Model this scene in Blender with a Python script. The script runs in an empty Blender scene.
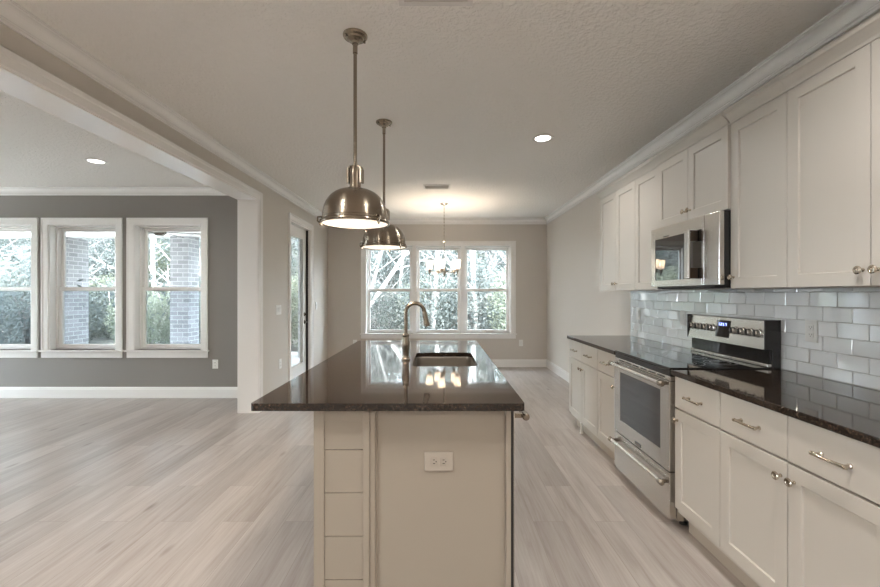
import bpy, bmesh, math, random
from mathutils import Vector, Matrix
PI = math.pi
SC = bpy.context.scene
COL = SC.collection
random.seed(7)

# ------------------------------------------------------------------ camera, world, sun, exposure
cam_d = bpy.data.cameras.new('camera')
cam = bpy.data.objects.new('camera', cam_d)
COL.objects.link(cam)
cam_d.sensor_width = 36.0
cam_d.lens = 413.6 / 880 * 36.0
cam_d.clip_start = 0.05
cam.location = (0, 0, 1.345)
cam.rotation_euler = (PI / 2, 0, 0)
SC.camera = cam

world = bpy.data.worlds.new('world')
SC.world = world
world.use_nodes = True
bg = world.node_tree.nodes['Background']
bg.inputs[0].default_value = (0.78, 0.89, 1.0, 1)
bg.inputs[1].default_value = 17.5

sun_d = bpy.data.lights.new('sun', 'SUN')
sun_d.energy = 13.5
sun_d.angle = math.radians(12)
sun_d.color = (1.0, 0.96, 0.88)
sun = bpy.data.objects.new('sun', sun_d)
COL.objects.link(sun)
sun.rotation_euler = (math.radians(38), 0, math.radians(15))

SC.view_settings.view_transform = 'Standard'
SC.view_settings.look = 'None'
SC.view_settings.exposure = 0.82
SC.view_settings.gamma = 1.0
SC.view_settings.use_curve_mapping = False

CAN_W = 11.0        # recessed can, watts
CAN_L = 5.0         # living room cans
PEND_W = 8.0
CHAND_W = 6.5

# ------------------------------------------------------------------ materials
def mat(name, color, rough=0.5, metal=0.0, spec=0.5, emit=None, estr=0.0, coat=0.0):
    m = bpy.data.materials.new(name)
    m.use_nodes = True
    b = m.node_tree.nodes['Principled BSDF']
    b.inputs['Base Color'].default_value = (*color, 1)
    b.inputs['Roughness'].default_value = rough
    b.inputs['Metallic'].default_value = metal
    b.inputs['Specular IOR Level'].default_value = spec
    b.inputs['Coat Weight'].default_value = coat
    if emit:
        b.inputs['Emission Color'].default_value = (*emit, 1)
        b.inputs['Emission Strength'].default_value = estr
    return m

def N(m, t, **kw):
    n = m.node_tree.nodes.new(t)
    for k, v in kw.items():
        setattr(n, k, v)
    return n

def L(m, a, b):
    m.node_tree.links.new(a, b)

def P(m):
    return m.node_tree.nodes['Principled BSDF']

def bump(m, height, strength, dist=0.01, normal=None):
    b = N(m, 'ShaderNodeBump')
    b.inputs['Strength'].default_value = strength
    b.inputs['Distance'].default_value = dist
    L(m, height, b.inputs['Height'])
    L(m, b.outputs[0], P(m).inputs['Normal'])

def coords(m, scale=(1, 1, 1), rot=(0, 0, 0)):
    tc = N(m, 'ShaderNodeTexCoord')
    mp = N(m, 'ShaderNodeMapping')
    mp.inputs['Scale'].default_value = scale
    mp.inputs['Rotation'].default_value = rot
    L(m, tc.outputs['Object'], mp.inputs[0])
    return mp.outputs[0]

def noise(m, vec, scale, detail=4, rough=0.5):
    n = N(m, 'ShaderNodeTexNoise')
    n.inputs['Scale'].default_value = scale
    n.inputs['Detail'].default_value = detail
    n.inputs['Roughness'].default_value = rough
    L(m, vec, n.inputs['Vector'])
    return n

def ramp(m, fac, stops):
    r = N(m, 'ShaderNodeValToRGB')
    e = r.color_ramp.elements
    while len(e) < len(stops):
        e.new(0.5)
    for i, (p, c) in enumerate(stops):
        e[i].position = p
        e[i].color = (*c, 1)
    L(m, fac, r.inputs[0])
    return r.outputs[0]

M = {}
# painted walls: faint roller texture
def paint(name, col, rough=0.6, bscale=260, bstr=0.05):
    m = mat(name, col, rough)
    n = noise(m, coords(m), bscale, 2)
    bump(m, n.outputs[0], bstr, 0.002)
    return m
M['wall'] = paint('greige_wall_paint', (0.615, 0.567, 0.513))
M['wall_shaded'] = paint('greige_wall_paint_shaded', (0.272, 0.25, 0.23))  # same wall paint with the window wall's shade put into the colour
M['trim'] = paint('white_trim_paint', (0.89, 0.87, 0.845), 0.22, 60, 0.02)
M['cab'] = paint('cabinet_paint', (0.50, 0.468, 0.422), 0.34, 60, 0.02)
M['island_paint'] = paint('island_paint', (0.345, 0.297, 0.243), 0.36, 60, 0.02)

# knockdown ceiling
m = mat('knockdown_ceiling', (0.86, 0.83, 0.785), 0.75)
v = coords(m)
n1 = noise(m, v, 34, 5, 0.6)
r1 = ramp(m, n1.outputs[0], [(0.44, (0, 0, 0)), (0.60, (1, 1, 1))])
bump(m, r1, 0.55, 0.008)
M['ceil'] = m

# floor: wide greige planks along the room
m = mat('oak_plank_floor', (0.5, 0.45, 0.4), 0.3, spec=0.38)
v = coords(m, rot=(0, 0, PI / 2))
br = N(m, 'ShaderNodeTexBrick')
br.offset = 0.37
br.offset_frequency = 2
br.inputs['Color1'].default_value = (0.0, 0.0, 0.0, 1)
br.inputs['Color2'].default_value = (1, 1, 1, 1)
br.inputs['Mortar'].default_value = (0.5, 0.5, 0.5, 1)
br.inputs['Scale'].default_value = 1.0
br.inputs['Mortar Size'].default_value = 0.0012
br.inputs['Mortar Smooth'].default_value = 0.3
br.inputs['Bias'].default_value = 0.0
br.inputs['Brick Width'].default_value = 1.22
br.inputs['Row Height'].default_value = 0.183
L(m, v, br.inputs['Vector'])
# grain, shifted plank by plank
vg = coords(m, (16, 1.1, 1))
addv = N(m, 'ShaderNodeVectorMath', operation='ADD')
sc_ = N(m, 'ShaderNodeVectorMath', operation='SCALE')
sc_.inputs['Scale'].default_value = 37.0
L(m, br.outputs['Color'], sc_.inputs[0])
L(m, vg, addv.inputs[0]); L(m, sc_.outputs[0], addv.inputs[1])
g1 = noise(m, addv.outputs[0], 1.0, 7, 0.62)
g1.inputs['Distortion'].default_value = 0.6
vg2 = coords(m, (90, 3.0, 1))
g2 = noise(m, vg2, 1.0, 3, 0.6)
base = ramp(m, g1.outputs[0], [(0.25, (0.305, 0.262, 0.236)), (0.48, (0.395, 0.356, 0.330)), (0.72, (0.46, 0.426, 0.40))])
mx = N(m, 'ShaderNodeMix', data_type='RGBA', blend_type='MULTIPLY')
mx.inputs[0].default_value = 1.0
tone = ramp(m, br.outputs['Color'], [(0.0, (0.88, 0.865, 0.855)), (0.5, (1.0, 0.99, 0.985)), (1.0, (1.12, 1.11, 1.10))])
L(m, base, mx.inputs[6]); L(m, tone, mx.inputs[7])
mx2 = N(m, 'ShaderNodeMix', data_type='RGBA', blend_type='MULTIPLY')
mx2.inputs[0].default_value = 1.0
fine = ramp(m, g2.outputs[0], [(0.32, (0.89, 0.875, 0.86)), (0.56, (1, 1, 1))])
L(m, mx.outputs[2], mx2.inputs[6]); L(m, fine, mx2.inputs[7])
mx3 = N(m, 'ShaderNodeMix', data_type='RGBA')
L(m, br.outputs['Fac'], mx3.inputs[0])
L(m, mx2.outputs[2], mx3.inputs[6])
mx3.inputs[7].default_value = (0.27, 0.23, 0.20, 1)
# a few dark knots
vk = coords(m, (5.5, 1.7, 1))
vo = N(m, 'ShaderNodeTexVoronoi')
vo.inputs['Scale'].default_value = 1.0
L(m, vk, vo.inputs['Vector'])
kn = ramp(m, vo.outputs['Distance'], [(0.03, (0.55, 0.5, 0.46)), (0.13, (1, 1, 1))])
mx4 = N(m, 'ShaderNodeMix', data_type='RGBA', blend_type='MULTIPLY')
mx4.inputs[0].default_value = 0.8
L(m, mx3.outputs[2], mx4.inputs[6]); L(m, kn, mx4.inputs[7])
L(m, mx4.outputs[2], P(m).inputs['Base Color'])
bump(m, g2.outputs[0], 0.06, 0.003)
M['floor'] = m

# granite
m = mat('dark_brown_granite', (0.02, 0.017, 0.015), 0.05, spec=0.5)
v = coords(m)
a1 = noise(m, v, 95, 6, 0.75)
a2 = noise(m, v, 14, 4, 0.6)
c1 = ramp(m, a1.outputs[0], [(0.38, (0.006, 0.005, 0.005)), (0.52, (0.022, 0.016, 0.012)), (0.62, (0.085, 0.062, 0.047)), (0.72, (0.32, 0.27, 0.22))])
c2 = ramp(m, a2.outputs[0], [(0.35, (0.55, 0.53, 0.52)), (0.65, (1.1, 1.0, 0.95))])
mx = N(m, 'ShaderNodeMix', data_type='RGBA', blend_type='MULTIPLY')
mx.inputs[0].default_value = 1.0
L(m, c1, mx.inputs[6]); L(m, c2, mx.inputs[7])
L(m, mx.outputs[2], P(m).inputs['Base Color'])
M['granite'] = m

# metals
def brushed(name, col, rough, sx, amount=0.05):
    m = mat(name, col, rough, 1.0)
    n = noise(m, coords(m, sx), 1.0, 3, 0.6)
    r = N(m, 'ShaderNodeMapRange')
    r.inputs[3].default_value = rough - amount
    r.inputs[4].default_value = rough + amount
    L(m, n.outputs[0], r.inputs[0])
    L(m, r.outputs[0], P(m).inputs['Roughness'])
    return m
M['steel'] = brushed('brushed_stainless_steel', (0.68, 0.66, 0.63), 0.26, (3, 3, 220), 0.025)
M['steel_sink'] = brushed('sink_stainless_steel', (0.36, 0.335, 0.30), 0.36, (300, 12, 12))
M['nickel'] = mat('brushed_nickel', (0.31, 0.26, 0.205), 0.27, 1.0)
tg = N(M['nickel'], 'ShaderNodeTangent', direction_type='RADIAL', axis='Z')
P(M['nickel']).inputs['Anisotropic'].default_value = 0.75
P(M['nickel']).inputs['Anisotropic Rotation'].default_value = 0.25
L(M['nickel'], tg.outputs[0], P(M['nickel']).inputs['Tangent'])
M['nickel_polish'] = mat('polished_nickel', (0.52, 0.465, 0.39), 0.16, 1.0)
M['faucet'] = mat('warm_brushed_nickel', (0.30, 0.255, 0.205), 0.27, 1.0)
M['bronze'] = mat('dark_bronze', (0.09, 0.07, 0.055), 0.35, 1.0)
M['black_glass'] = mat('black_glass', (0.012, 0.012, 0.013), 0.035, spec=0.6)
M['tinted_glass'] = mat('reflective_tinted_glass', (0.012, 0.012, 0.013), 0.02)
P(M['tinted_glass']).inputs['IOR'].default_value = 2.3
M['oven_glass'] = mat('oven_door_glass', (0.03, 0.03, 0.033), 0.05, spec=0.8)
M['black'] = mat('black_enamel', (0.016, 0.016, 0.018), 0.22, spec=0.6)
M['dark_gap'] = mat('dark_plastic_and_gap_shade', (0.02, 0.018, 0.017), 0.6)
M['plastic'] = mat('white_plastic', (0.84, 0.83, 0.80), 0.35)
M['plastic_grey'] = mat('greyish_plastic', (0.62, 0.615, 0.60), 0.35)
M['ivory'] = mat('ivory_plastic', (0.41, 0.36, 0.305), 0.35)
M['slot'] = mat('slot_dark', (0.02, 0.02, 0.02), 0.6)
M['badge'] = mat('pewter_badge', (0.10, 0.10, 0.105), 0.4, 0.6)
M['digit'] = mat('display_digit', (0.2, 0.3, 0.9), 0.5, emit=(0.35, 0.45, 1.0), estr=2.2)
M['burner_line'] = mat('burner_print', (0.12, 0.12, 0.125), 0.3)
M['toe'] = mat('toe_kick_board', (0.42, 0.37, 0.31), 0.5)
M['grout'] = mat('grey_grout', (0.42, 0.41, 0.40), 0.8)
M['tile'] = mat('pale_glazed_tile', (0.74, 0.765, 0.78), 0.05, spec=0.5, coat=0.6)
P(M['tile']).inputs['Coat Weight'].default_value = 1.0
P(M['tile']).inputs['Coat IOR'].default_value = 2.1
P(M['tile']).inputs['Coat Roughness'].default_value = 0.03
n = noise(M['tile'], coords(M['tile']), 22, 2)
bump(M['tile'], n.outputs[0], 0.03, 0.01)
M['diffuser'] = mat('frosted_diffuser', (0.9, 0.85, 0.78), 0.5, emit=(1.0, 0.86, 0.70), estr=0.65)
M['can_glow'] = mat('recessed_lens', (0.9, 0.9, 0.9), 0.5, emit=(1.0, 0.95, 0.88), estr=5.0)
M['vent'] = mat('vent_white', (0.72, 0.69, 0.66), 0.4)

# frosted lit shade
m = bpy.data.materials.new('lit_frosted_shade')
m.use_nodes = True
nt = m.node_tree
nt.nodes.remove(nt.nodes['Principled BSDF'])
out = nt.nodes['Material Output']
em = N(m, 'ShaderNodeEmission'); em.inputs[0].default_value = (1.0, 0.90, 0.78, 1); em.inputs[1].default_value = 0.6
tr = N(m, 'ShaderNodeBsdfTranslucent'); tr.inputs[0].default_value = (0.55, 0.5, 0.44, 1)
ad = N(m, 'ShaderNodeAddShader')
L(m, em.outputs[0], ad.inputs[0]); L(m, tr.outputs[0], ad.inputs[1]); L(m, ad.outputs[0], out.inputs[0])
M['shade'] = m

# window glass
m = bpy.data.materials.new('window_glass')
m.use_nodes = True
nt = m.node_tree
nt.nodes.remove(nt.nodes['Principled BSDF'])
out = nt.nodes['Material Output']
fr = N(m, 'ShaderNodeLayerWeight'); fr.inputs['Blend'].default_value = 0.5
pw = N(m, 'ShaderNodeMath', operation='POWER'); pw.inputs[1].default_value = 5.0
ml = N(m, 'ShaderNodeMath', operation='MULTIPLY_ADD'); ml.inputs[1].default_value = 0.9; ml.inputs[2].default_value = 0.022
t_ = N(m, 'ShaderNodeBsdfTransparent'); t_.inputs[0].default_value = (0.95, 0.97, 0.97, 1)
g_ = N(m, 'ShaderNodeBsdfGlossy'); g_.inputs['Roughness'].default_value = 0.01
ms = N(m, 'ShaderNodeMixShader')
L(m, fr.outputs['Facing'], pw.inputs[0]); L(m, pw.outputs[0], ml.inputs[0]); L(m, ml.outputs[0], ms.inputs[0])
L(m, t_.outputs[0], ms.inputs[1]); L(m, g_.outputs[0], ms.inputs[2]); L(m, ms.outputs[0], out.inputs[0])
M['glass'] = m

m = bpy.data.materials.new('insect_screen_mesh')
m.use_nodes = True
nt = m.node_tree
nt.nodes.remove(nt.nodes['Principled BSDF'])
t_ = N(m, 'ShaderNodeBsdfTransparent'); t_.inputs[0].default_value = (0.84, 0.86, 0.88, 1)
L(m, t_.outputs[0], nt.nodes['Material Output'].inputs[0])
M['screen'] = m
# outdoors
m = mat('grey_brick', (0.4, 0.38, 0.37), 0.85)
tcb = N(m, 'ShaderNodeTexCoord')
sep = N(m, 'ShaderNodeSeparateXYZ'); L(m, tcb.outputs['Object'], sep.inputs[0])
sm = N(m, 'ShaderNodeMath', operation='ADD'); L(m, sep.outputs[0], sm.inputs[0]); L(m, sep.outputs[1], sm.inputs[1])
cmb = N(m, 'ShaderNodeCombineXYZ'); L(m, sm.outputs[0], cmb.inputs[0]); L(m, sep.outputs[2], cmb.inputs[1])
br = N(m, 'ShaderNodeTexBrick')
br.inputs['Color1'].default_value = (0.25, 0.245, 0.25, 1)
br.inputs['Color2'].default_value = (0.38, 0.37, 0.375, 1)
br.inputs['Mortar'].default_value = (0.55, 0.54, 0.53, 1)
br.inputs['Scale'].default_value = 1.0
br.inputs['Mortar Size'].default_value = 0.007
br.inputs['Brick Width'].default_value = 0.24
br.inputs['Row Height'].default_value = 0.095
L(m, cmb.outputs[0], br.inputs['Vector'])
L(m, br.outputs['Color'], P(m).inputs['Base Color'])
bump(m, br.outputs['Fac'], -0.4, 0.006)
M['brick'] = m
m = mat('leaf_litter_ground', (0.3, 0.25, 0.18), 0.95)
n = noise(m, coords(m), 4.0, 10, 0.8)
L(m, ramp(m, n.outputs[0], [(0.36, (0.018, 0.02, 0.018)), (0.5, (0.055, 0.055, 0.047)), (0.64, (0.13, 0.125, 0.11))]), P(m).inputs['Base Color'])
M['ground'] = m
M['concrete'] = paint('bounce_patio_concrete', (0.55, 0.53, 0.50), 0.8, 30, 0.2)
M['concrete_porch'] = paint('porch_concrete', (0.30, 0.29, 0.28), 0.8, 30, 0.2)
def bark(name, a, b):
    m = mat(name, a, 0.9)
    n = noise(m, coords(m, (6, 6, 1.5)), 2.0, 6, 0.7)
    L(m, ramp(m, n.outputs[0], [(0.35, a), (0.65, b)]), P(m).inputs['Base Color'])
    return m
M['bark_pale'] = bark('pale_bark', (0.30, 0.28, 0.26), (0.46, 0.44, 0.42))
M['bark_grey'] = bark('grey_bark', (0.08, 0.072, 0.07), (0.20, 0.185, 0.175))
def leafmat(name, a, b):
    m = mat(name, a, 0.6)
    n = noise(m, coords(m), 1.7, 3)
    c = ramp(m, n.outputs[0], [(0.35, a), (0.65, b)])
    L(m, c, P(m).inputs['Base Color'])
    t = N(m, 'ShaderNodeBsdfTranslucent')
    L(m, c, t.inputs[0])
    mxs = N(m, 'ShaderNodeMixShader'); mxs.inputs[0].default_value = 0.55
    L(m, P(m).outputs[0], mxs.inputs[1]); L(m, t.outputs[0], mxs.inputs[2])
    L(m, mxs.outputs[0], m.node_tree.nodes['Material Output'].inputs[0])
    return m
M['leaf_green'] = leafmat('evergreen_leaves', (0.085, 0.098, 0.096), (0.165, 0.18, 0.165))
M['leaf_pale'] = leafmat('pale_leaves', (0.13, 0.145, 0.105), (0.225, 0.24, 0.18))
M['twig'] = leafmat('dry_twigs', (0.16, 0.155, 0.15), (0.30, 0.295, 0.29))

# ------------------------------------------------------------------ mesh helpers
ORIG = {}
def origin(o):
    return ORIG.get(o.name, Vector((0, 0, 0)))

def B():
    return bmesh.new()

def box(bm, x0, x1, y0, y1, z0, z1, mi=0):
    x0, x1 = min(x0, x1), max(x0, x1); y0, y1 = min(y0, y1), max(y0, y1); z0, z1 = min(z0, z1), max(z0, z1)
    v = [bm.verts.new(p) for p in ((x0, y0, z0), (x1, y0, z0), (x1, y1, z0), (x0, y1, z0), (x0, y0, z1), (x1, y0, z1), (x1, y1, z1), (x0, y1, z1))]
    for f in ((3, 2, 1, 0), (4, 5, 6, 7), (0, 1, 5, 4), (1, 2, 6, 5), (2, 3, 7, 6), (3, 0, 4, 7)):
        bm.faces.new([v[i] for i in f]).material_index = mi
    return bm

AX = {'Z': Matrix.Identity(3),
      '-Z': Matrix(((1, 0, 0), (0, -1, 0), (0, 0, -1))),
      '-X': Matrix(((0, 0, -1), (0, 1, 0), (1, 0, 0))),
      'X': Matrix(((0, 0, 1), (0, 1, 0), (-1, 0, 0))),
      '-Y': Matrix(((1, 0, 0), (0, 0, -1), (0, 1, 0))),
      'Y': Matrix(((1, 0, 0), (0, 0, 1), (0, -1, 0)))}

def lathe(bm, prof, c, axis='Z', seg=24, mi=0, smooth=True):
    """prof: (radius, height) list; revolved about axis from point c"""
    R = AX[axis]; c = Vector(c); rings = []
    for r, h in prof:
        if r < 1e-6:
            rings.append([bm.verts.new(c + R @ Vector((0, 0, h)))])
        else:
            rings.append([bm.verts.new(c + R @ Vector((r * math.cos(2 * PI * i / seg), r * math.sin(2 * PI * i / seg), h))) for i in range(seg)])
    for a, b in zip(rings, rings[1:]):
        for i in range(seg):
            j = (i + 1) % seg
            if len(a) == 1 and len(b) == 1:
                continue
            if len(a) == 1:
                f = bm.faces.new((a[0], b[j], b[i]))
            elif len(b) == 1:
                f = bm.faces.new((a[i], a[j], b[0]))
            else:
                f = bm.faces.new((a[i], a[j], b[j], b[i]))
            f.smooth = smooth; f.material_index = mi
    return bm

def tube(bm, pts, rad, seg=12, mi=0, cap=True):
    pts = [Vector(p) for p in pts]
    rads = rad if isinstance(rad, (list, tuple)) else [rad] * len(pts)
    up = None; rings = []
    for i, p in enumerate(pts):
        t = (pts[min(i + 1, len(pts) - 1)] - pts[max(i - 1, 0)]).normalized()
        if up is None:
            up = Vector((0, 0, 1)) if abs(t.z) < 0.9 else Vector((1, 0, 0))
        u = t.cross(up).normalized(); up = u.cross(t).normalized()
        rings.append([bm.verts.new(p + rads[i] * (math.cos(2 * PI * k / seg) * u + math.sin(2 * PI * k / seg) * up)) for k in range(seg)])
    for a, b in zip(rings, rings[1:]):
        for i in range(seg):
            j = (i + 1) % seg
            f = bm.faces.new((a[i], b[i], b[j], a[j])); f.smooth = True; f.material_index = mi
    if cap:
        bm.faces.new(rings[0]).material_index = mi
        bm.faces.new(list(reversed(rings[-1]))).material_index = mi
    return bm

def extrude_profile(bm, prof, p0, p1, out, up=Vector((0, 0, 1)), mi=0):
    """prof points (o, u): o along out, u along up; swept p0 to p1"""
    p0, p1, out = Vector(p0), Vector(p1), Vector(out)
    a = [bm.verts.new(p0 + out * o + up * u) for o, u in prof]
    b = [bm.verts.new(p1 + out * o + up * u) for o, u in prof]
    n = len(prof)
    for i in range(n):
        j = (i + 1) % n
        bm.faces.new((a[i], a[j], b[j], b[i])).material_index = mi
    bm.faces.new(a); bm.faces.new(list(reversed(b)))
    return bm

def shaker(bm, axis, plane, u0, u1, z0, z1, t=0.019, rail=0.058, depth=0.008, mi=0):
    """frame-and-panel front; axis '-X' (faces -X, plane = outer x), 'X', '-Y'"""
    def pt(u, z, w):
        if axis == '-X': return (plane + w, u, z)
        if axis == 'X': return (plane - w, u, z)
        return (u, plane + w, z)
    def ring(a, w):
        return [bm.verts.new(pt(u, z, w)) for u, z in ((u0 + a, z0 + a), (u1 - a, z0 + a), (u1 - a, z1 - a), (u0 + a, z1 - a))]
    R = [ring(0, t), ring(0, 0), ring(rail, 0), ring(rail + 0.003, depth)]
    fl = []
    for a, b in zip(R, R[1:]):
        for i in range(4):
            j = (i + 1) % 4
            fl.append(bm.faces.new((a[i], a[j], b[j], b[i])))
    fl.append(bm.faces.new(R[-1])); fl.append(bm.faces.new(list(reversed(R[0]))))
    for f in fl: f.material_index = mi
    bmesh.ops.recalc_face_normals(bm, faces=fl)
    return bm

def obj(name, bm, mats, parent=None, bevel=0, seg=2, recalc=True, smooth=False):
    if recalc:
        bmesh.ops.recalc_face_normals(bm, faces=bm.faces[:])
    bm.normal_update()
    for e in bm.edges:
        if len(e.link_faces) == 2 and e.calc_face_angle(0.0) > 0.55:
            e.smooth = False
    me = bpy.data.meshes.new(name)
    org = Vector((0, 0, 0))
    if parent is not None:
        org = origin(parent)
        bmesh.ops.translate(bm, verts=bm.verts[:], vec=-org)
    bm.to_mesh(me); bm.free()
    for mm in (mats if isinstance(mats, (list, tuple)) else [mats]):
        me.materials.append(M[mm])
    o = bpy.data.objects.new(name, me)
    COL.objects.link(o)
    if parent is not None:
        o.parent = parent
        ORIG[o.name] = org
    if bevel:
        b = o.modifiers.new('bevel', 'BEVEL'); b.width = bevel; b.segments = seg; b.limit_method = 'ANGLE'; b.angle_limit = math.radians(40)
        b.harden_normals = False
    return o

def tag(o, label, cat, group=None, kind=None):
    o['label'] = label; o['category'] = cat
    if group: o['group'] = group
    if kind: o['kind'] = kind
    return o

def thing(name, loc, label, cat, group=None):
    o = bpy.data.objects.new(name, None)
    o.empty_display_size = 0.05
    COL.objects.link(o); o.location = loc
    ORIG[o.name] = Vector(loc)
    return tag(o, label, cat, group)

def struct(name, bm, mats, bevel=0, label=None, parent=None):
    o = obj(name, bm, mats, parent, bevel)
    if parent is None:
        o['kind'] = 'structure'
        o['label'] = label or name.replace('_', ' ')
        o['category'] = name.split('_')[0]
    return o

def dup(root, loc, label=None, group=None):
    r = root.copy(); COL.objects.link(r); r.location = loc
    if label: r['label'] = label
    if group: r['group'] = group
    for ch in list(root.children):
        c = ch.copy(); COL.objects.link(c); c.parent = r
        for g in list(ch.children):
            d = g.copy(); COL.objects.link(d); d.parent = c
    return r

# ------------------------------------------------------------------ dimensions
H = 2.705
XR, XL, YB = 1.958, -2.05, 7.57
XL2 = -2.27                      # living-room side of the dividing wall
XL3 = -2.185                     # outer face of the dining wall
YL = 5.339                       # living-room window wall
OPEN_Y = 4.667                   # far jamb of the cased opening
OPEN_Y0 = -1.4
OPEN_Z = 2.415
YREAR, XFAR = -6.0, -8.2

# ------------------------------------------------------------------ structure
bm = box(B(), XFAR - 0.2, XR + 0.2, YREAR - 0.2, YB + 0.2, -0.2, 0)
struct('floor', bm, 'floor', label='greige oak plank floor running away from the camera')
bm = B()
box(bm, XL2, XR + 0.2, YREAR - 0.2, YB + 0.2, H, H + 0.25)
box(bm, XFAR - 0.2, XL2, YREAR - 0.2, YL + 0.2, H, H + 0.25)
struct('ceiling', bm, 'ceil', label='knockdown textured beige ceiling')

bm = box(B(), XR, XR + 0.2, YREAR, YB, 0, H)
struct('wall_right', bm, 'wall', label='greige wall behind the cabinet run')
# back wall with triple window opening
WX0, WX1, WZ0, WZ1 = -1.356, 1.295, 0.615, 2.216
bm = B()
box(bm, XL - 0.22, WX0, YB, YB + 0.2, 0, H); box(bm, WX1, XR + 0.2, YB, YB + 0.2, 0, H)
box(bm, WX0, WX1, YB, YB + 0.2, 0, WZ0); box(bm, WX0, WX1, YB, YB + 0.2, WZ1, H)
struct('wall_back', bm, 'wall', label='greige wall around the triple window')
# left wall, cased opening, french door
DY0, DY1, DZ = 5.673, 6.559, 2.36
bm = B()
box(bm, XL2, XL, YREAR, OPEN_Y0, 0, H)
box(bm, XL2, XL, OPEN_Y0, OPEN_Y, OPEN_Z, H)
box(bm, XL2, XL, OPEN_Y, YL + 0.2, 0, H)
box(bm, XL3, XL, YL + 0.2, DY0, 0, H)
box(bm, XL3, XL, DY0, DY1, DZ, H)
box(bm, XL3, XL, DY1, YB, 0, H)
struct('wall_left', bm, 'wall', label='greige wall with the cased opening and glass door')
# living room window wall
LW = [(-6.138, -5.273), (-5.045, -4.187), (-3.945, -3.083)]
LZ0, LZ1 = 0.618, 2.23
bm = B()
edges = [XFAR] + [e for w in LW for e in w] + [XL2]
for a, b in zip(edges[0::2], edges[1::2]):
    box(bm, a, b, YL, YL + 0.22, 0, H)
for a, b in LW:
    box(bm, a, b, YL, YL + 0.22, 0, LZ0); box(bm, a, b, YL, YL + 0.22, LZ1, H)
struct('wall_living', bm, 'wall_shaded', label='greige living room wall with three windows, shade painted into its colour')
# far left living room wall with tall glass doors added for daylight, outside the picture
bm = B()
FW = [(-5.85, -4.6), (3.6, 4.9)]
ed = [YREAR - 0.2] + [e for w in FW for e in w] + [YL + 0.2]
for a, b in zip(ed[0::2], ed[1::2]):
    box(bm, XFAR - 0.2, XFAR, a, b, 0, H)
for a, b in FW:
    box(bm, XFAR - 0.2, XFAR, a, b, 0, 0.06); box(bm, XFAR - 0.2, XFAR, a, b, 2.3, H)
struct('wall_far', bm, 'wall', label='far left living room wall')
bm = box(B(), XFAR, XR + 0.2, YREAR - 0.2, YREAR, 0, H)
struct('wall_rear', bm, 'wall', label='wall behind the camera')

# crown mouldings
CROWN = [(0, 0), (0.070, 0), (0.070, -0.011), (0.062, -0.011), (0.059, -0.016)]
CROWN += [(0.059 - 0.041 * math.sin(k / 6 * PI / 2), -0.016 - 0.050 * (1 - math.cos(k / 6 * PI / 2))) for k in range(1, 7)]
CROWN += [(0.018, -0.072), (0.022, -0.076), (0.018, -0.082), (0.011, -0.082), (0.011, -0.096), (0, -0.096)]
def crown(name, p0, p1, out, label):
    return struct(name, extrude_profile(B(), CROWN, p0, p1, out), 'trim', label=label)
crown('trim_1', (XR, YREAR, H), (XR, YB, H), (-1, 0, 0), 'white crown moulding above the cabinets')
crown('trim_2', (XL, YREAR, H), (XL, YB, H), (1, 0, 0), 'white crown moulding over the cased opening')
crown('trim_3', (XL, YB, H), (XR, YB, H), (0, -1, 0), 'white crown moulding above the triple window')
crown('trim_4', (XFAR, YL, H), (XL2, YL, H), (0, -1, 0), 'white crown moulding on the living room window wall')
crown('trim_5', (XL2, YREAR, H), (XL2, YL, H), (-1, 0, 0), 'white crown moulding on the living side of the dividing wall')

# baseboards
BASE = [(0, 0), (0.016, 0), (0.016, 0.108), (0.011, 0.122), (0.011, 0.132), (0.005, 0.14), (0, 0.14)]
def baseboard(name, p0, p1, out, label):
    return struct(name, extrude_profile(B(), BASE, p0, p1, out), 'trim', label=label)
baseboard('baseboard_back', (XL, YB, 0), (XR, YB, 0), (0, -1, 0), 'white baseboard under the triple window')
baseboard('baseboard_right', (XR, 4.26, 0), (XR, YB, 0), (-1, 0, 0), 'white baseboard beyond the base cabinets')
baseboard('baseboard_left', (XL, OPEN_Y + 0.09, 0), (XL, DY0 - 0.09, 0), (1, 0, 0), 'white baseboard between opening and glass door')
baseboard('baseboard_corner', (XL, DY1 + 0.09, 0), (XL, YB, 0), (1, 0, 0), 'white baseboard beyond the glass door')
baseboard('baseboard_living', (XFAR, YL, 0), (XL2, YL, 0), (0, -1, 0), 'white baseboard under the living room windows')

def mitred(bm, prof, pts):
    """sweep (outward d, height h) round three sides; pts(d, h) gives the four path points"""
    rings = [[bm.verts.new(p) for p in pts(dd, hh)] for dd, hh in prof]
    n = len(rings)
    for i in range(n):
        a, b = rings[i], rings[(i + 1) % n]
        for k in range(3):
            bm.faces.new((a[k], a[k + 1], b[k + 1], b[k]))
    bm.faces.new([r[0] for r in rings]); bm.faces.new([r[3] for r in reversed(rings)])

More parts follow.
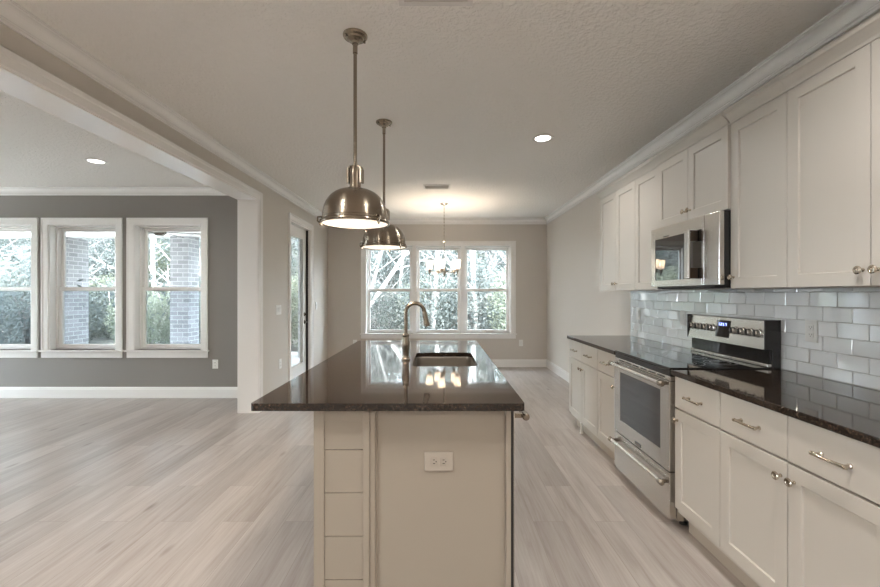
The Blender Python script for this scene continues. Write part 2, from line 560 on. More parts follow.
# cased opening: jamb lining and casings
bm = B()
box(bm, XL2 - 0.004, XL + 0.004, OPEN_Y - 0.018, OPEN_Y, 0, OPEN_Z - 0.018)
box(bm, XL2 - 0.004, XL + 0.004, OPEN_Y0, OPEN_Y, OPEN_Z - 0.018, OPEN_Z)
struct('trim_6', bm, 'trim', label='white jamb lining of the wide cased opening')
CAS = [(0, 0), (0.012, 0.0), (0.014, 0.008), (0.014, 0.052), (0.020, 0.060), (0.022, 0.082), (0.018, 0.088), (0, 0.088)]
for nm, xs, od, lb in (('trim_7', XL, 1, 'white casing round the opening on the kitchen side'), ('trim_8', XL2, -1, 'white casing round the opening on the living side')):
    bm = B()
    e0, e1, ez = OPEN_Y0 + 0.008, OPEN_Y - 0.008, OPEN_Z - 0.008
    mitred(bm, [(u, o) for o, u in CAS], lambda d_, h_: [(xs + od * h_, e0 - d_, 0), (xs + od * h_, e0 - d_, ez + d_), (xs + od * h_, e1 + d_, ez + d_), (xs + od * h_, e1 + d_, 0)])
    struct(nm, bm, 'trim', label=lb)

# ------------------------------------------------------------------ windows
def frame_rect(bm, x0, x1, z0, z1, y0, y1, w, wb=None, wt=None):
    wb = w if wb is None else wb; wt = w if wt is None else wt
    box(bm, x0, x0 + w, y0, y1, z0, z1); box(bm, x1 - w, x1, y0, y1, z0, z1)
    box(bm, x0 + w, x1 - w, y0, y1, z0, z0 + wb); box(bm, x0 + w, x1 - w, y0, y1, z1 - wt, z1)

def double_hung(parent, x0, x1, z0, z1, yw, zm, screen=False):
    """upper sash set further out than the lower"""
    fw = 0.022
    b1 = B(); frame_rect(b1, x0, x1, z0, z1, yw + 0.085, yw + 0.19, fw, 0.02, 0.022)
    obj('window_frame', b1, 'trim', parent, 0.002)
    b2 = B(); frame_rect(b2, x0 + fw, x1 - fw, zm - 0.03, z1 - 0.022, yw + 0.14, yw + 0.172, 0.036, 0.045, 0.036)
    s = obj('upper_sash', b2, 'trim', parent, 0.003)
    obj('pane', box(B(), x0 + fw + 0.03, x1 - fw - 0.03, yw + 0.154, yw + 0.159, zm + 0.01, z1 - 0.055), 'glass', s)
    b3 = B(); frame_rect(b3, x0 + fw, x1 - fw, z0 + 0.02, zm + 0.024, yw + 0.102, yw + 0.134, 0.036, 0.04, 0.045)
    s = obj('lower_sash', b3, 'trim', parent, 0.003)
    obj('pane', box(B(), x0 + fw + 0.03, x1 - fw - 0.03, yw + 0.116, yw + 0.121, z0 + 0.055, zm - 0.016), 'glass', s)
    if screen:
        obj('insect_screen', box(B(), x0 + fw, x1 - fw, yw + 0.178, yw + 0.179, z0 + 0.02, zm), 'screen', parent)

WCAS = [(0, 0), (0.020, 0), (0.020, 0.016), (0.014, 0.022), (0.014, 0.078), (0.010, 0.09), (0, 0.09)]
def casing(bm, x0, x1, z0, z1, y):
    prof = [(0, 0), (0, 0.010), (0.010, 0.014), (0.068, 0.014), (0.074, 0.020), (0.09, 0.020), (0.09, 0)]
    mitred(bm, prof, lambda d_, h_: [(x0 - d_, y - h_, z0), (x0 - d_, y - h_, z1 + d_), (x1 + d_, y - h_, z1 + d_), (x1 + d_, y - h_, z0)])

def reveal(bm, x0, x1, z0, z1, y):
    box(bm, x0 - 0.0, x0 + 0.008, y, y + 0.09, z0, z1); box(bm, x1 - 0.008, x1, y, y + 0.09, z0, z1)
    box(bm, x0, x1, y, y + 0.09, z1 - 0.008, z1)

WL = ['leftmost living room window, cut by the picture edge', 'middle living room window', 'living room window nearest the cased opening']
for i, (a, b) in enumerate(LW):
    w = thing('window_%d' % (i + 1), ((a + b) / 2, YL, LZ0), WL[i], 'window'); w['kind'] = 'structure'
    bm = B(); casing(bm, a, b, LZ0, LZ1, YL)
    obj('window_casing', bm, 'trim', w)
    bm = B(); reveal(bm, a, b, LZ0, LZ1, YL); obj('window_jamb', bm, 'trim', w)
    bm = B(); box(bm, a - 0.105, b + 0.105, YL - 0.045, YL + 0.09, LZ0 - 0.022, LZ0); box(bm, a - 0.09, b + 0.09, YL - 0.018, YL, LZ0 - 0.102, LZ0 - 0.022)
    obj('window_sill', bm, 'trim', w, 0.004)
    double_hung(w, a + 0.008, b - 0.008, LZ0, LZ1 - 0.008, YL, 1.405, True)
w = thing('window_4', (0, YB, WZ0), 'wide triple window on the back wall', 'window'); w['kind'] = 'structure'
bm = B(); casing(bm, WX0, WX1, WZ0, WZ1, YB); obj('window_casing', bm, 'trim', w)
bm = B(); reveal(bm, WX0, WX1, WZ0, WZ1, YB)
MU = [(-0.505, -0.435), (0.383, 0.453)]
for a, b in MU: box(bm, a, b, YB + 0.005, YB + 0.19, WZ0, WZ1)
obj('window_jamb', bm, 'trim', w)
bm = B(); box(bm, WX0 - 0.105, WX1 + 0.105, YB - 0.045, YB + 0.09, WZ0 - 0.022, WZ0); box(bm, WX0 - 0.09, WX1 + 0.09, YB - 0.018, YB, WZ0 - 0.095, WZ0 - 0.022)
obj('window_sill', bm, 'trim', w, 0.004)
for a, b in ((WX0 + 0.008, MU[0][0]), (MU[0][1], MU[1][0]), (MU[1][1], WX1 - 0.008)):
    double_hung(w, a, b, WZ0, WZ1 - 0.008, YB, 1.408)

for i, (a, b) in enumerate(FW):  # unseen glass doors, added to let more daylight in
    w = thing('window_%d' % (i + 5), (XFAR, (a + b) / 2, 0.06), 'tall glass patio door added for daylight in the far left living room wall, outside the picture' if i else 'tall glass patio door added for daylight behind the camera, outside the picture', 'window'); w['kind'] = 'structure'
    bm = B(); mitred(bm, [(0, 0), (0, 0.014), (0.068, 0.014), (0.074, 0.020), (0.09, 0.020), (0.09, 0)], lambda d_, h_: [(XFAR + h_, a - d_, 0), (XFAR + h_, a - d_, 2.3 + d_), (XFAR + h_, b + d_, 2.3 + d_), (XFAR + h_, b + d_, 0)])
    obj('window_casing', bm, 'trim', w)
    bm = B(); x0, x1 = XFAR - 0.14, XFAR - 0.09
    box(bm, x0, x1, a, a + 0.07, 0.06, 2.3); box(bm, x0, x1, b - 0.07, b, 0.06, 2.3); box(bm, x0, x1, a + 0.07, b - 0.07, 0.06, 0.16); box(bm, x0, x1, a + 0.07, b - 0.07, 2.23, 2.3)
    obj('sash', bm, 'trim', w, 0.003)
    obj('pane', box(B(), XFAR - 0.118, XFAR - 0.112, a + 0.065, b - 0.065, 0.155, 2.235), 'glass', w)

# ------------------------------------------------------------------ glass door on the left wall
d = thing('door_1', (XL, (DY0 + DY1) / 2, 0), 'white full glass door in the left wall', 'door'); d['kind'] = 'structure'
bm = B()
mitred(bm, [(0, 0), (0, 0.010), (0.010, 0.014), (0.060, 0.014), (0.066, 0.020), (0.082, 0.020), (0.082, 0)], lambda d_, h_: [(XL + h_, DY0 - d_, 0), (XL + h_, DY0 - d_, DZ + d_), (XL + h_, DY1 + d_, DZ + d_), (XL + h_, DY1 + d_, 0)])
obj('door_casing', bm, 'trim', d)
bm = B()
box(bm, XL3, XL, DY0, DY0 + 0.02, 0, DZ); box(bm, XL3, XL, DY1 - 0.02, DY1, 0, DZ); box(bm, XL3, XL, DY0, DY1, DZ - 0.02, DZ)
box(bm, XL3, XL3 + 0.02, DY1 - 0.03, DY1 - 0.02, 0, DZ)
box(bm, XL3, XL, DY0, DY1, 0, 0.02)
obj('door_jamb', bm, 'trim', d, 0.002)
obj('gap_shade_strip', box(B(), -2.118, -2.084, DY1 - 0.0265, DY1 - 0.0195, 0.02, DZ - 0.02), 'dark_gap', d)  # dark strip standing in for the shade in the door gap
sx0, sx1 = -2.165, -2.12
ya, yb, za, zb = DY0 + 0.024, DY1 - 0.03, 0.024, DZ - 0.026
ga, gb, gz0, gz1 = ya + 0.125, yb - 0.125, 0.28, zb - 0.15
bm = B()
box(bm, sx0, sx1, ya, ga, za, zb); box(bm, sx0, sx1, gb, yb, za, zb)
box(bm, sx0, sx1, ga, gb, za, gz0); box(bm, sx0, sx1, ga, gb, gz1, zb)
for x in (sx0 - 0.006, sx1):
    box(bm, x, x + 0.006, ga - 0.02, ga + 0.008, gz0 - 0.02, gz1 + 0.02); box(bm, x, x + 0.006, gb - 0.008, gb + 0.02, gz0 - 0.02, gz1 + 0.02)
    box(bm, x, x + 0.006, ga, gb, gz0 - 0.02, gz0 + 0.008); box(bm, x, x + 0.006, ga, gb, gz1 - 0.008, gz1 + 0.02)
slab = obj('door_slab', bm, 'trim', d, 0.002)
obj('pane', box(B(), -2.146, -2.14, ga, gb, gz0, gz1), 'glass', slab)
hy = yb - 0.062
bm = B(); lathe(bm, [(0, 0), (0.030, 0), (0.030, 0.006), (0.026, 0.010), (0.011, 0.012), (0.011, 0.045), (0, 0.045)], (sx1, hy, 0.90), 'X', 20)
tube(bm, [(sx1 + 0.038, hy, 0.90), (sx1 + 0.042, hy - 0.03, 0.902), (sx1 + 0.042, hy - 0.115, 0.897)], [0.010, 0.009, 0.007], 10)
obj('lever_handle', bm, 'bronze', slab)
bm = B(); lathe(bm, [(0, 0), (0.030, 0), (0.030, 0.008), (0.02, 0.014), (0, 0.014)], (sx1, hy, 1.02), 'X', 20)
box(bm, sx1 + 0.012, sx1 + 0.03, hy - 0.005, hy + 0.005, 1.003, 1.037)
obj('deadbolt', bm, 'bronze', slab)

# ------------------------------------------------------------------ wall plates
def plate(name, loc, axis, w, h, kind, label, cat, group=None, pm='plastic'):
    """wall plate facing axis; kind 'outlet' or number of rockers"""
    t = thing(name, loc, label, cat, group)
    X0, Y0, Z0 = loc
    def bx(bm, u0, u1, z0, z1, w0, w1):
        if axis == '-X': box(bm, X0 - w1, X0 - w0, Y0 + u0, Y0 + u1, Z0 + z0, Z0 + z1)
        elif axis == 'X': box(bm, X0 + w0, X0 + w1, Y0 + u0, Y0 + u1, Z0 + z0, Z0 + z1)
        else: box(bm, X0 + u0, X0 + u1, Y0 - w1, Y0 - w0, Z0 + z0, Z0 + z1)
    bm = B(); bx(bm, -w / 2, w / 2, -h / 2, h / 2, 0.0, 0.006); obj('cover_plate', bm, pm, t, 0.002)
    if kind == 'outlet':
        for s in (-1, 1):
            bm = B(); bx(bm, -0.017, 0.017, s * 0.0195 - 0.014, s * 0.0195 + 0.014, 0.005, 0.0085)
            r = obj('receptacle', bm, pm, t, 0.003)
            bm = B()
            bx(bm, -0.008, -0.006, s * 0.0195 - 0.003, s * 0.0195 + 0.006, 0.008, 0.0089)
            bx(bm, 0.006, 0.008, s * 0.0195 - 0.003, s * 0.0195 + 0.005, 0.008, 0.0089)
            bx(bm, -0.002, 0.002, s * 0.0195 - 0.010, s * 0.0195 - 0.006, 0.008, 0.0089)
            obj('slots', bm, 'slot', r)
    else:
        for k in range(kind):
            u = (k - (kind - 1) / 2) * 0.046
            bm = B(); bx(bm, u - 0.0165, u + 0.0165, -0.033, 0.001, 0.005, 0.009); bx(bm, u - 0.0165, u + 0.0165, -0.001, 0.033, 0.005, 0.0105)
            obj('rocker', bm, pm, t, 0.001)
    return t
plate('wall_outlet', (-2.90, YL, 0.434), '-Y', 0.072, 0.116, 'outlet', 'white outlet low on the wall right of the living room windows', 'outlet')
plate('wall_outlet', (1.482, YB, 0.44), '-Y', 0.072, 0.116, 'outlet', 'white outlet low on the back wall right of the triple window', 'outlet')
plate('wall_outlet', (-1.555, YB, 0.44), '-Y', 0.072, 0.116, 'outlet', 'white outlet on the back wall peeking over the far island corner', 'outlet')
plate('wall_outlet', (XL, 5.30, 0.444), 'X', 0.080, 0.124, 'outlet', 'white outlet low on the left wall below the triple light switch', 'outlet')
plate('light_switch', (XL, 5.247, 1.138), 'X', 0.165, 0.122, 3, 'white triple light switch between the cased opening and the glass door', 'light switch')
plate('light_switch', (XL, 6.84, 1.14), 'X', 0.075, 0.12, 1, 'white single light switch just beyond the glass door', 'light switch')

# ------------------------------------------------------------------ base cabinets on the right
YS = [4.243, 3.482, 3.101, 2.339, 1.958, 1.196]
BF = 1.325            # door face
UF = 1.642
def knob(parent, x, y, z, axis='-X', m='nickel_polish'):
    prof = [(0.007, 0), (0.007, 0.004), (0.005, 0.007), (0.005, 0.015), (0.010, 0.018), (0.0165, 0.022), (0.0168, 0.025), (0.013, 0.0285), (0.008, 0.029), (0.0065, 0.0275), (0.0, 0.0285)]
    return obj('knob', lathe(B(), prof, (x, y, z), axis, 20), m, parent, recalc=True)
def pull(parent, x, y, z, ln=0.118):
    bm = B()
    for s in (-1, 1):
        lathe(bm, [(0.009, 0), (0.009, 0.003), (0.0055, 0.006), (0.0055, 0.022), (0, 0.022)], (x, y + s * ln / 2 * 0.86, z), '-X', 14)
        lathe(bm, [(0, -0.006), (0.0075, -0.004), (0.0085, 0.0), (0.0075, 0.004), (0.0, 0.008)], (x - 0.026, y + s * ln / 2, z), 'Y' if s > 0 else '-Y', 12)
    pts = [(x - 0.024 - 0.006 * math.cos(k / 8 * PI - PI / 2), y - ln / 2 + ln * k / 8, z) for k in range(9)]
    tube(bm, pts, [0.0075, 0.0068, 0.006, 0.0055, 0.0053, 0.0055, 0.006, 0.0068, 0.0075], 12)
    return obj('drawer_pull', bm, 'nickel_polish', parent)

def base_cabinet(y_far, y_near, doors, label, knob_side=None):
    yc = (y_far + y_near) / 2
    t = thing('base_cabinet', (1.65, yc, 0), label, 'cabinet', 'base cabinets along the right wall')
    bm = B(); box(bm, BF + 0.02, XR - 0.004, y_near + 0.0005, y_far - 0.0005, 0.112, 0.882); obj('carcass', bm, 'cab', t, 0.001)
    obj('toe_kick', box(B(), 1.405, 1.425, y_near + 0.0005, y_far - 0.0005, 0.0, 0.112), 'toe', t)
    n = doors
    g = 0.0022
    wd = (y_far - y_near) / n
    for k in range(n):
        a, b = y_near + k * wd + g, y_near + (k + 1) * wd - g
        bm = B(); box(bm, BF, BF + 0.0195, a, b, 0.707, 0.8815)
        dr = obj('drawer', bm, 'cab', t, 0.0025)
        pull(dr, BF, (a + b) / 2, 0.787)
        bm = shaker(B(), '-X', BF, a, b, 0.142, 0.698)
        dd = obj('door', bm, 'cab', t, 0.0015)
        if n == 2:
            ky = b - 0.028 if k == 0 else a + 0.028
        else:
            ky = b - 0.028 if knob_side == 'far' else a + 0.028
        knob(dd, BF, ky, 0.638)
    return t
c = base_cabinet(YS[0], YS[1], 2, 'white two-door base cabinet at the far end of the run, toward the back wall')
base_cabinet(YS[1], YS[2], 1, 'narrow white base cabinet against the far side of the range', 'near')
base_cabinet(YS[3] - 0.004, YS[4], 1, 'narrow white base cabinet against the near side of the range', 'far')
base_cabinet(YS[4], YS[5], 2, 'white two-door base cabinet nearest the camera, cut by the picture edge')
# white levelling foot showing at the far cabinet's toe
bm = lathe(B(), [(0.016, 0), (0.018, 0.004), (0.012, 0.010), (0.010, 0.06), (0.013, 0.112), (0, 0.112)], (1.362, 3.98, 0.0), 'Z', 14)
f = obj('levelling_foot', bm, 'plastic', c)

# counter tops
def slab_rect(name, x0, x1, y0, y1, z0, z1, label):
    o = obj(name, box(B(), x0, x1, y0, y1, z0, z1), 'granite', None, 0.004, 3)
    return tag(o, label, 'countertop')
slab_rect('granite_countertop', 1.306, XR - 0.012, YS[2] - 0.001, YS[0] + 0.012, 0.884, 0.914, 'dark granite countertop on the far base cabinets beyond the range')
slab_rect('granite_countertop', 1.306, XR - 0.012, YS[5] - 0.0, YS[3] + 0.006, 0.884, 0.914, 'dark granite countertop on the near base cabinets, running out of the picture')

# tiled backsplash on the right wall
bm = B()
ty0, ty1, tz0, tz1 = YS[5] - 0.0, YS[0] - 0.01, 0.9145, 1.3735
box(bm, XR - 0.005, XR - 0.0003, ty0, ty1, tz0 - 0.03, tz1, 0)
TW, TH, GR = 0.152, 0.0752, 0.0022
rows = [(1.3525, 1.3735)] + [(1.3525 - TH * (k + 1), 1.3525 - TH * k) for k in range(6)]
rr = random.Random(3)
for ri, (z0, z1) in enumerate(rows):
    z0 = max(z0, tz0)
    y = ty1 - (TW / 2 if ri % 2 else 0)
    spans = [(ty1 - TW / 2, ty1)] if ri % 2 else []
    while y > ty0 + 0.01:
        spans.append((max(y - TW, ty0), y)); y -= TW
    for a, b in spans:
        a += GR / 2; b -= GR / 2
        c0, c1 = z0 + GR / 2, z1 - GR / 2
        tx, tz = rr.uniform(-0.0011, 0.0011), rr.uniform(-0.0007, 0.0007)
        bev = 0.0025
        xo = XR - 0.0105
        back = [bm.verts.new((XR - 0.004, yy, zz)) for yy, zz in ((a, c0), (b, c0), (b, c1), (a, c1))]
        mid = [bm.verts.new((XR - 0.0085, yy, zz)) for yy, zz in ((a, c0), (b, c0), (b, c1), (a, c1))]
        fr_ = [bm.verts.new((xo + sy * tx + sz * tz, yy, zz)) for yy, zz, sy, sz in ((a + bev, c0 + bev, -1, -1), (b - bev, c0 + bev, 1, -1), (b - bev, c1 - bev, 1, 1), (a + bev, c1 - bev, -1, 1))]
        for q in range(4):
            r_ = (q + 1) % 4
            bm.faces.new((back[q], back[r_], mid[r_], mid[q])).material_index = 1
            bm.faces.new((mid[q], mid[r_], fr_[r_], fr_[q])).material_index = 1
        bm.faces.new(fr_).material_index = 1
struct('wall_backsplash', bm, ['grout', 'tile'], label='glossy pale grey subway tile backsplash')
TX = XR - 0.0105
plate('wall_outlet', (TX, 2.165, 1.149), '-X', 0.072, 0.116, 'outlet', 'white outlet in the tile backsplash on the near side of the range', 'outlet', None, 'plastic_grey')
plate('light_switch', (TX, 3.308, 1.148), '-X', 0.072, 0.116, 1, 'white switch in the tile backsplash just beyond the range', 'light switch', None, 'plastic_grey')
plate('light_switch', (TX, 4.053, 1.148), '-X', 0.072, 0.116, 1, 'white switch in the tile backsplash near its far end', 'light switch', None, 'plastic_grey')

# ------------------------------------------------------------------ upper cabinets
UT, UBOT = 2.302, 1.374
def upper_cabinet(y_far, y_near, doors, z0, label, knob_side=None, dx=0.0):
    yc = (y_far + y_near) / 2
    F = UF - dx
    t = thing('upper_cabinet', (1.8, yc, z0), label, 'cabinet', 'upper cabinets along the right wall')
    obj('carcass', box(B(), F + 0.02, XR - 0.002, y_near + 0.0005, y_far - 0.0005, z0 + 0.004, UT + 0.01), 'cab', t, 0.001)
    wd = (y_far - y_near) / doors; g = 0.0022
    for k in range(doors):
        a, b = y_near + k * wd + g, y_near + (k + 1) * wd - g
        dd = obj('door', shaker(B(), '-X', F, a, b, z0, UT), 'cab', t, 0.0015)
        if doors == 2:
            ky = b - 0.026 if k == 0 else a + 0.026
        else:
            ky = b - 0.026 if knob_side == 'far' else a + 0.026
        knob(dd, F, ky, z0 + 0.062)
    # crown of the cabinet
    CC = [(0, 0), (0.004, 0), (0.008, 0.012), (0.018, 0.026), (0.034, 0.044), (0.040, 0.048), (0.040, 0.066), (-0.06, 0.066), (-0.06, 0)]
    bm = extrude_profile(B(), CC, (F + 0.004, y_near + 0.0004, UT + 0.003), (F + 0.004, y_far - 0.0004, UT + 0.003), (-1, 0, 0))
    if y_far == YS[0]:
        pass
    obj('crown', bm, 'cab', t)
    return t
upper_cabinet(YS[0], YS[1], 2, UBOT, 'tall white two-door wall cabinet at the far end of the run')
upper_cabinet(YS[1], YS[2], 1, UBOT, 'narrow tall white wall cabinet against the far side of the microwave', 'near')
upper_cabinet(YS[2], YS[3], 2, 1.826, 'short white two-door wall cabinet above the microwave', None, 0.012)
upper_cabinet(YS[3], YS[4], 1, UBOT, 'narrow tall white wall cabinet against the near side of the microwave', 'far')
upper_cabinet(YS[4], YS[5], 2, UBOT, 'tall white two-door wall cabinet nearest the camera, cut by the picture edge')

# ------------------------------------------------------------------ microwave
my0, my1, mz0, mz1, mx = YS[3] + 0.003, YS[2] - 0.003, 1.392, 1.818, 1.582
t = thing('microwave', (1.77, 2.72, mz0), 'stainless over-the-range microwave hanging under the short cabinet', 'microwave')
obj('housing', box(B(), mx + 0.03, XR - 0.013, my0 + 0.002, my1 - 0.002, mz0 + 0.004, mz1), 'black', t, 0.003)
bm = B(); box(bm, mx, mx + 0.03, my0, my0 + 0.135, mz0 + 0.002, mz1 - 0.002)
obj('control_panel', bm, 'steel', t, 0.004)
dy0, dy1 = my0 + 0.138, my1
wy0, wy1, wz0, wz1 = my0 + 0.160, my1 - 0.055, 1.437, 1.735
bm = B()
box(bm, mx, mx + 0.03, dy0, wy0, mz0 + 0.002, mz1 - 0.002); box(bm, mx, mx + 0.03, wy1, dy1, mz0 + 0.002, mz1 - 0.002)
box(bm, mx, mx + 0.03, wy0, wy1, mz0 + 0.002, wz0); box(bm, mx, mx + 0.03, wy0, wy1, wz1, mz1 - 0.002)
dr = obj('door', bm, 'steel', t, 0.0015)
obj('window', box(B(), mx + 0.003, mx + 0.008, wy0 - 0.002, wy1 + 0.002, wz0 - 0.002, wz1 + 0.002), 'tinted_glass', dr)
bm = B(); box(bm, mx - 0.001, mx + 0.001, 2.86, 2.93, 1.742, 1.748); obj('badge', bm, 'badge', dr)
hy = my0 + 0.215
bm = B(); box(bm, mx - 0.062, mx - 0.046, hy - 0.022, hy + 0.022, 1.435, 1.738)
h = obj('handle', bm, 'steel', dr, 0.006, 3)
for z in (1.438, 1.668): obj('handle_bracket', box(B(), mx - 0.05, mx, hy - 0.020, hy + 0.016, z, z + 0.066), 'bronze', h, 0.003)
bm = B(); box(bm, mx + 0.015, XR - 0.03, my0 + 0.06, my1 - 0.06, mz0 - 0.012, mz0 + 0.004)
for k in range(9):
    yy = my0 + 0.1 + k * 0.066
    box(bm, mx + 0.02, mx + 0.1, yy, yy + 0.02, mz0 - 0.016, mz0 - 0.012)
obj('vent_grille', bm, 'dark_gap', t, 0.001)

# ------------------------------------------------------------------ range
ry0, ry1, rx = 2.357, 3.096, 1.305
t = thing('range', (1.63, 2.727, 0), 'stainless freestanding electric range between the base cabinets', 'range')
bm = B(); box(bm, rx + 0.045, XR - 0.016, ry0 + 0.001, ry1 - 0.001, 0.045, 0.905); obj('body', bm, 'steel', t, 0.002)
for x in (1.42, 1.88):
    for y in (ry0 + 0.06, ry1 - 0.06):
        bm = lathe(B(), [(0, 0), (0.02, 0), (0.02, 0.01), (0.012, 0.014), (0.012, 0.046)], (x, y, 0), 'Z', 12)
        obj('foot', bm, 'dark_gap', t)
# cooktop glass
bm = B(); box(bm, rx + 0.005, 1.875, ry0 + 0.002, ry1 - 0.002, 0.906, 0.921)
ct = obj('cooktop', bm, 'black_glass', t, 0.003)
bm = B()
for cx, cy, r in ((1.49, 2.54, 0.115), (1.49, 2.91, 0.09), (1.72, 2.54, 0.085), (1.72, 2.91, 0.115), (1.70, 2.727, 0.05)):
    for r2 in (r, r * 0.62):
        lathe(bm, [(r2, 0.0), (r2 + 0.0025, 0.0)], (cx, cy, 0.9214), 'Z', 48)
obj('burner_rings', bm, 'burner_line', ct, recalc=False)
# front trim below cooktop with vent slots
bm = B(); box(bm, rx + 0.006, rx + 0.05, ry0 + 0.002, ry1 - 0.002, 0.872, 0.906); obj('front_rail', bm, 'black', t, 0.002)
bm = B(); box(bm, rx + 0.008, rx + 0.05, ry0 + 0.002, ry1 - 0.002, 0.846, 0.8715)
vt = obj('vent_trim', bm, 'steel', t, 0.002)
bm = B()
for k in range(6):
    y = ry0 + 0.06 + k * 0.106
    box(bm, rx + 0.0065, rx + 0.01, y, y + 0.08, 0.855, 0.862)
obj('vent_slots', bm, 'slot', vt)
# oven door
oz0, oz1 = 0.33, 0.842
wy0, wy1, wz0, wz1 = ry0 + 0.095, ry1 - 0.095, 0.428, 0.776
bm = B()
box(bm, rx, rx + 0.042, ry0, wy0, oz0, oz1); box(bm, rx, rx + 0.042, wy1, ry1, oz0, oz1)
box(bm, rx, rx + 0.042, wy0, wy1, oz0, wz0); box(bm, rx, rx + 0.042, wy0, wy1, wz1, oz1)
od = obj('oven_door', bm, 'steel', t, 0.002)
obj('oven_window', box(B(), rx + 0.002, rx + 0.02, wy0 - 0.002, wy1 + 0.002, wz0 - 0.002, wz1 + 0.002), 'oven_glass', od)
bm = B(); box(bm, rx - 0.003, rx + 0.001, 2.69, 2.765, 0.338, 0.362)
bd = obj('badge', bm, 'badge', od, 0.001)
bm = B()
for k in range(9):
    y = 2.759 - k * 0.0072
    box(bm, rx - 0.0036, rx - 0.0028, y - 0.0042, y, 0.346, 0.354 + (0.003 if k % 3 == 0 else 0))
obj('lettering', bm, 'nickel_polish', bd)
def bar_handle(parent, z, x=None, r=0.0135):
    x = rx - 0.036 if x is None else x
    bm = tube(B(), [(x, ry0 + 0.012, z), (x, ry1 - 0.012, z)], r, 18)
    h = obj('handle', bm, 'steel', parent, 0.002)
    for s, y in ((-1, ry0 + 0.012), (1, ry1 - 0.012)):
        bm = B()
        a = 'Y' if s > 0 else '-Y'
        lathe(bm, [(r + 0.0012, -0.03), (r + 0.0032, -0.026), (r + 0.0032, 0.004), (r - 0.003, 0.010), (0, 0.011)], (x, y, z), a, 18)
        box(bm, x, rx, y - s * 0.024 - 0.008, y - s * 0.024 + 0.008, z - 0.010, z + 0.010)
        obj('handle_end', bm, 'faucet', h, 0.001)
    return h
bar_handle(od, 0.828)
bm = B(); box(bm, rx + 0.001, rx + 0.042, ry0, ry1, 0.055, 0.322); sd = obj('storage_drawer', bm, 'steel', t, 0.003)
bar_handle(sd, 0.262)
# backguard
bx0 = 1.862
bm = B()
prof = [(1.852, 1.022), (1.874, 1.186), (1.885, 1.192), (1.942, 1.192), (1.942, 1.03), (1.90, 1.022)]
a = [bm.verts.new((x, ry0 + 0.006, z)) for x, z in prof]; b = [bm.verts.new((x, ry1 - 0.006, z)) for x, z in prof]
for i in range(6):
    j = (i + 1) % 6; bm.faces.new((a[i], a[j], b[j], b[i]))
bm.faces.new(a); bm.faces.new(list(reversed(b)))
bg_ = obj('control_console', bm, 'steel', t, 0.002)
bm = B(); box(bm, 1.896, 1.944, ry0 + 0.001, ry1 - 0.001, 0.906, 1.03)
box(bm, 1.85, 1.944, ry0 - 0.0005, ry0 + 0.006, 1.022, 1.193); box(bm, 1.85, 1.944, ry1 - 0.006, ry1 + 0.0005, 1.022, 1.193)
obj('console_back', bm, 'black', t, 0.002)
obj('console_lip', box(B(), 1.872, 1.898, ry0 + 0.006, ry1 - 0.006, 0.9215, 0.940), 'steel', t, 0.003)
obj('console_riser', box(B(), 1.880, 1.897, ry0 + 0.006, ry1 - 0.006, 0.944, 1.016), 'black_glass', t, 0.003)
def face_x(z): return 1.852 + (z - 1.022) / 0.164 * 0.022
for y in (3.045, 2.978, 2.904, 2.836, 2.614, 2.55, 2.486, 2.422):
    z = 1.112; x = face_x(z)
    bm = lathe(B(), [(0.026, 0), (0.026, 0.004), (0.021, 0.006), (0.020, 0.024), (0.016, 0.027), (0, 0.027)], (x, y, z), '-X', 22)
    k = obj('knob', bm, 'steel', bg_)
    bm = B(); box(bm, x - 0.034, x - 0.02, y - 0.005, y + 0.005, z - 0.019, z + 0.019); obj('grip', bm, 'black', k, 0.002)
bm = B(); zz0, zz1 = 1.058, 1.168
v = [bm.verts.new(p) for p in ((face_x(zz0) - 0.002, 2.79, zz0), (face_x(zz0) - 0.002, 2.66, zz0), (face_x(zz1) - 0.002, 2.66, zz1), (face_x(zz1) - 0.002, 2.79, zz1),
                               (face_x(zz0) + 0.004, 2.79, zz0), (face_x(zz0) + 0.004, 2.66, zz0), (face_x(zz1) + 0.004, 2.66, zz1), (face_x(zz1) + 0.004, 2.79, zz1))]
for f in ((0, 1, 2, 3), (0, 4, 5, 1), (1, 5, 6, 2), (2, 6, 7, 3), (3, 7, 4, 0), (7, 6, 5, 4)): bm.faces.new([v[i] for i in f])
dp = obj('display', bm, 'black_glass', bg_)
bm = B()
SEG = {'1': 'bc', '2': 'abged', '5': 'afgcd', '7': 'abc', '8': 'abcdefg', '0': 'abcdef'}
def digit(bm, ch, yl, zc, w=0.010, hh=0.019):
    x = face_x(zc) - 0.0028; th = 0.0026
    S = {'a': (0, w, hh - th, hh), 'g': (0, w, hh / 2 - th / 2, hh / 2 + th / 2), 'd': (0, w, 0, th), 'f': (0, th, hh / 2, hh), 'b': (w - th, w, hh / 2, hh), 'e': (0, th, 0, hh / 2), 'c': (w - th, w, 0, hh / 2)}
    for s in SEG[ch]:
        u0, u1, z0, z1 = S[s]
        box(bm, x, x + 0.002, yl - u1, yl - u0, zc + z0, zc + z1)
for i, ch in enumerate('1257'):
    digit(bm, ch, 2.770 - i * 0.022, 1.132)
obj('clock_digits', bm, 'digit', dp)

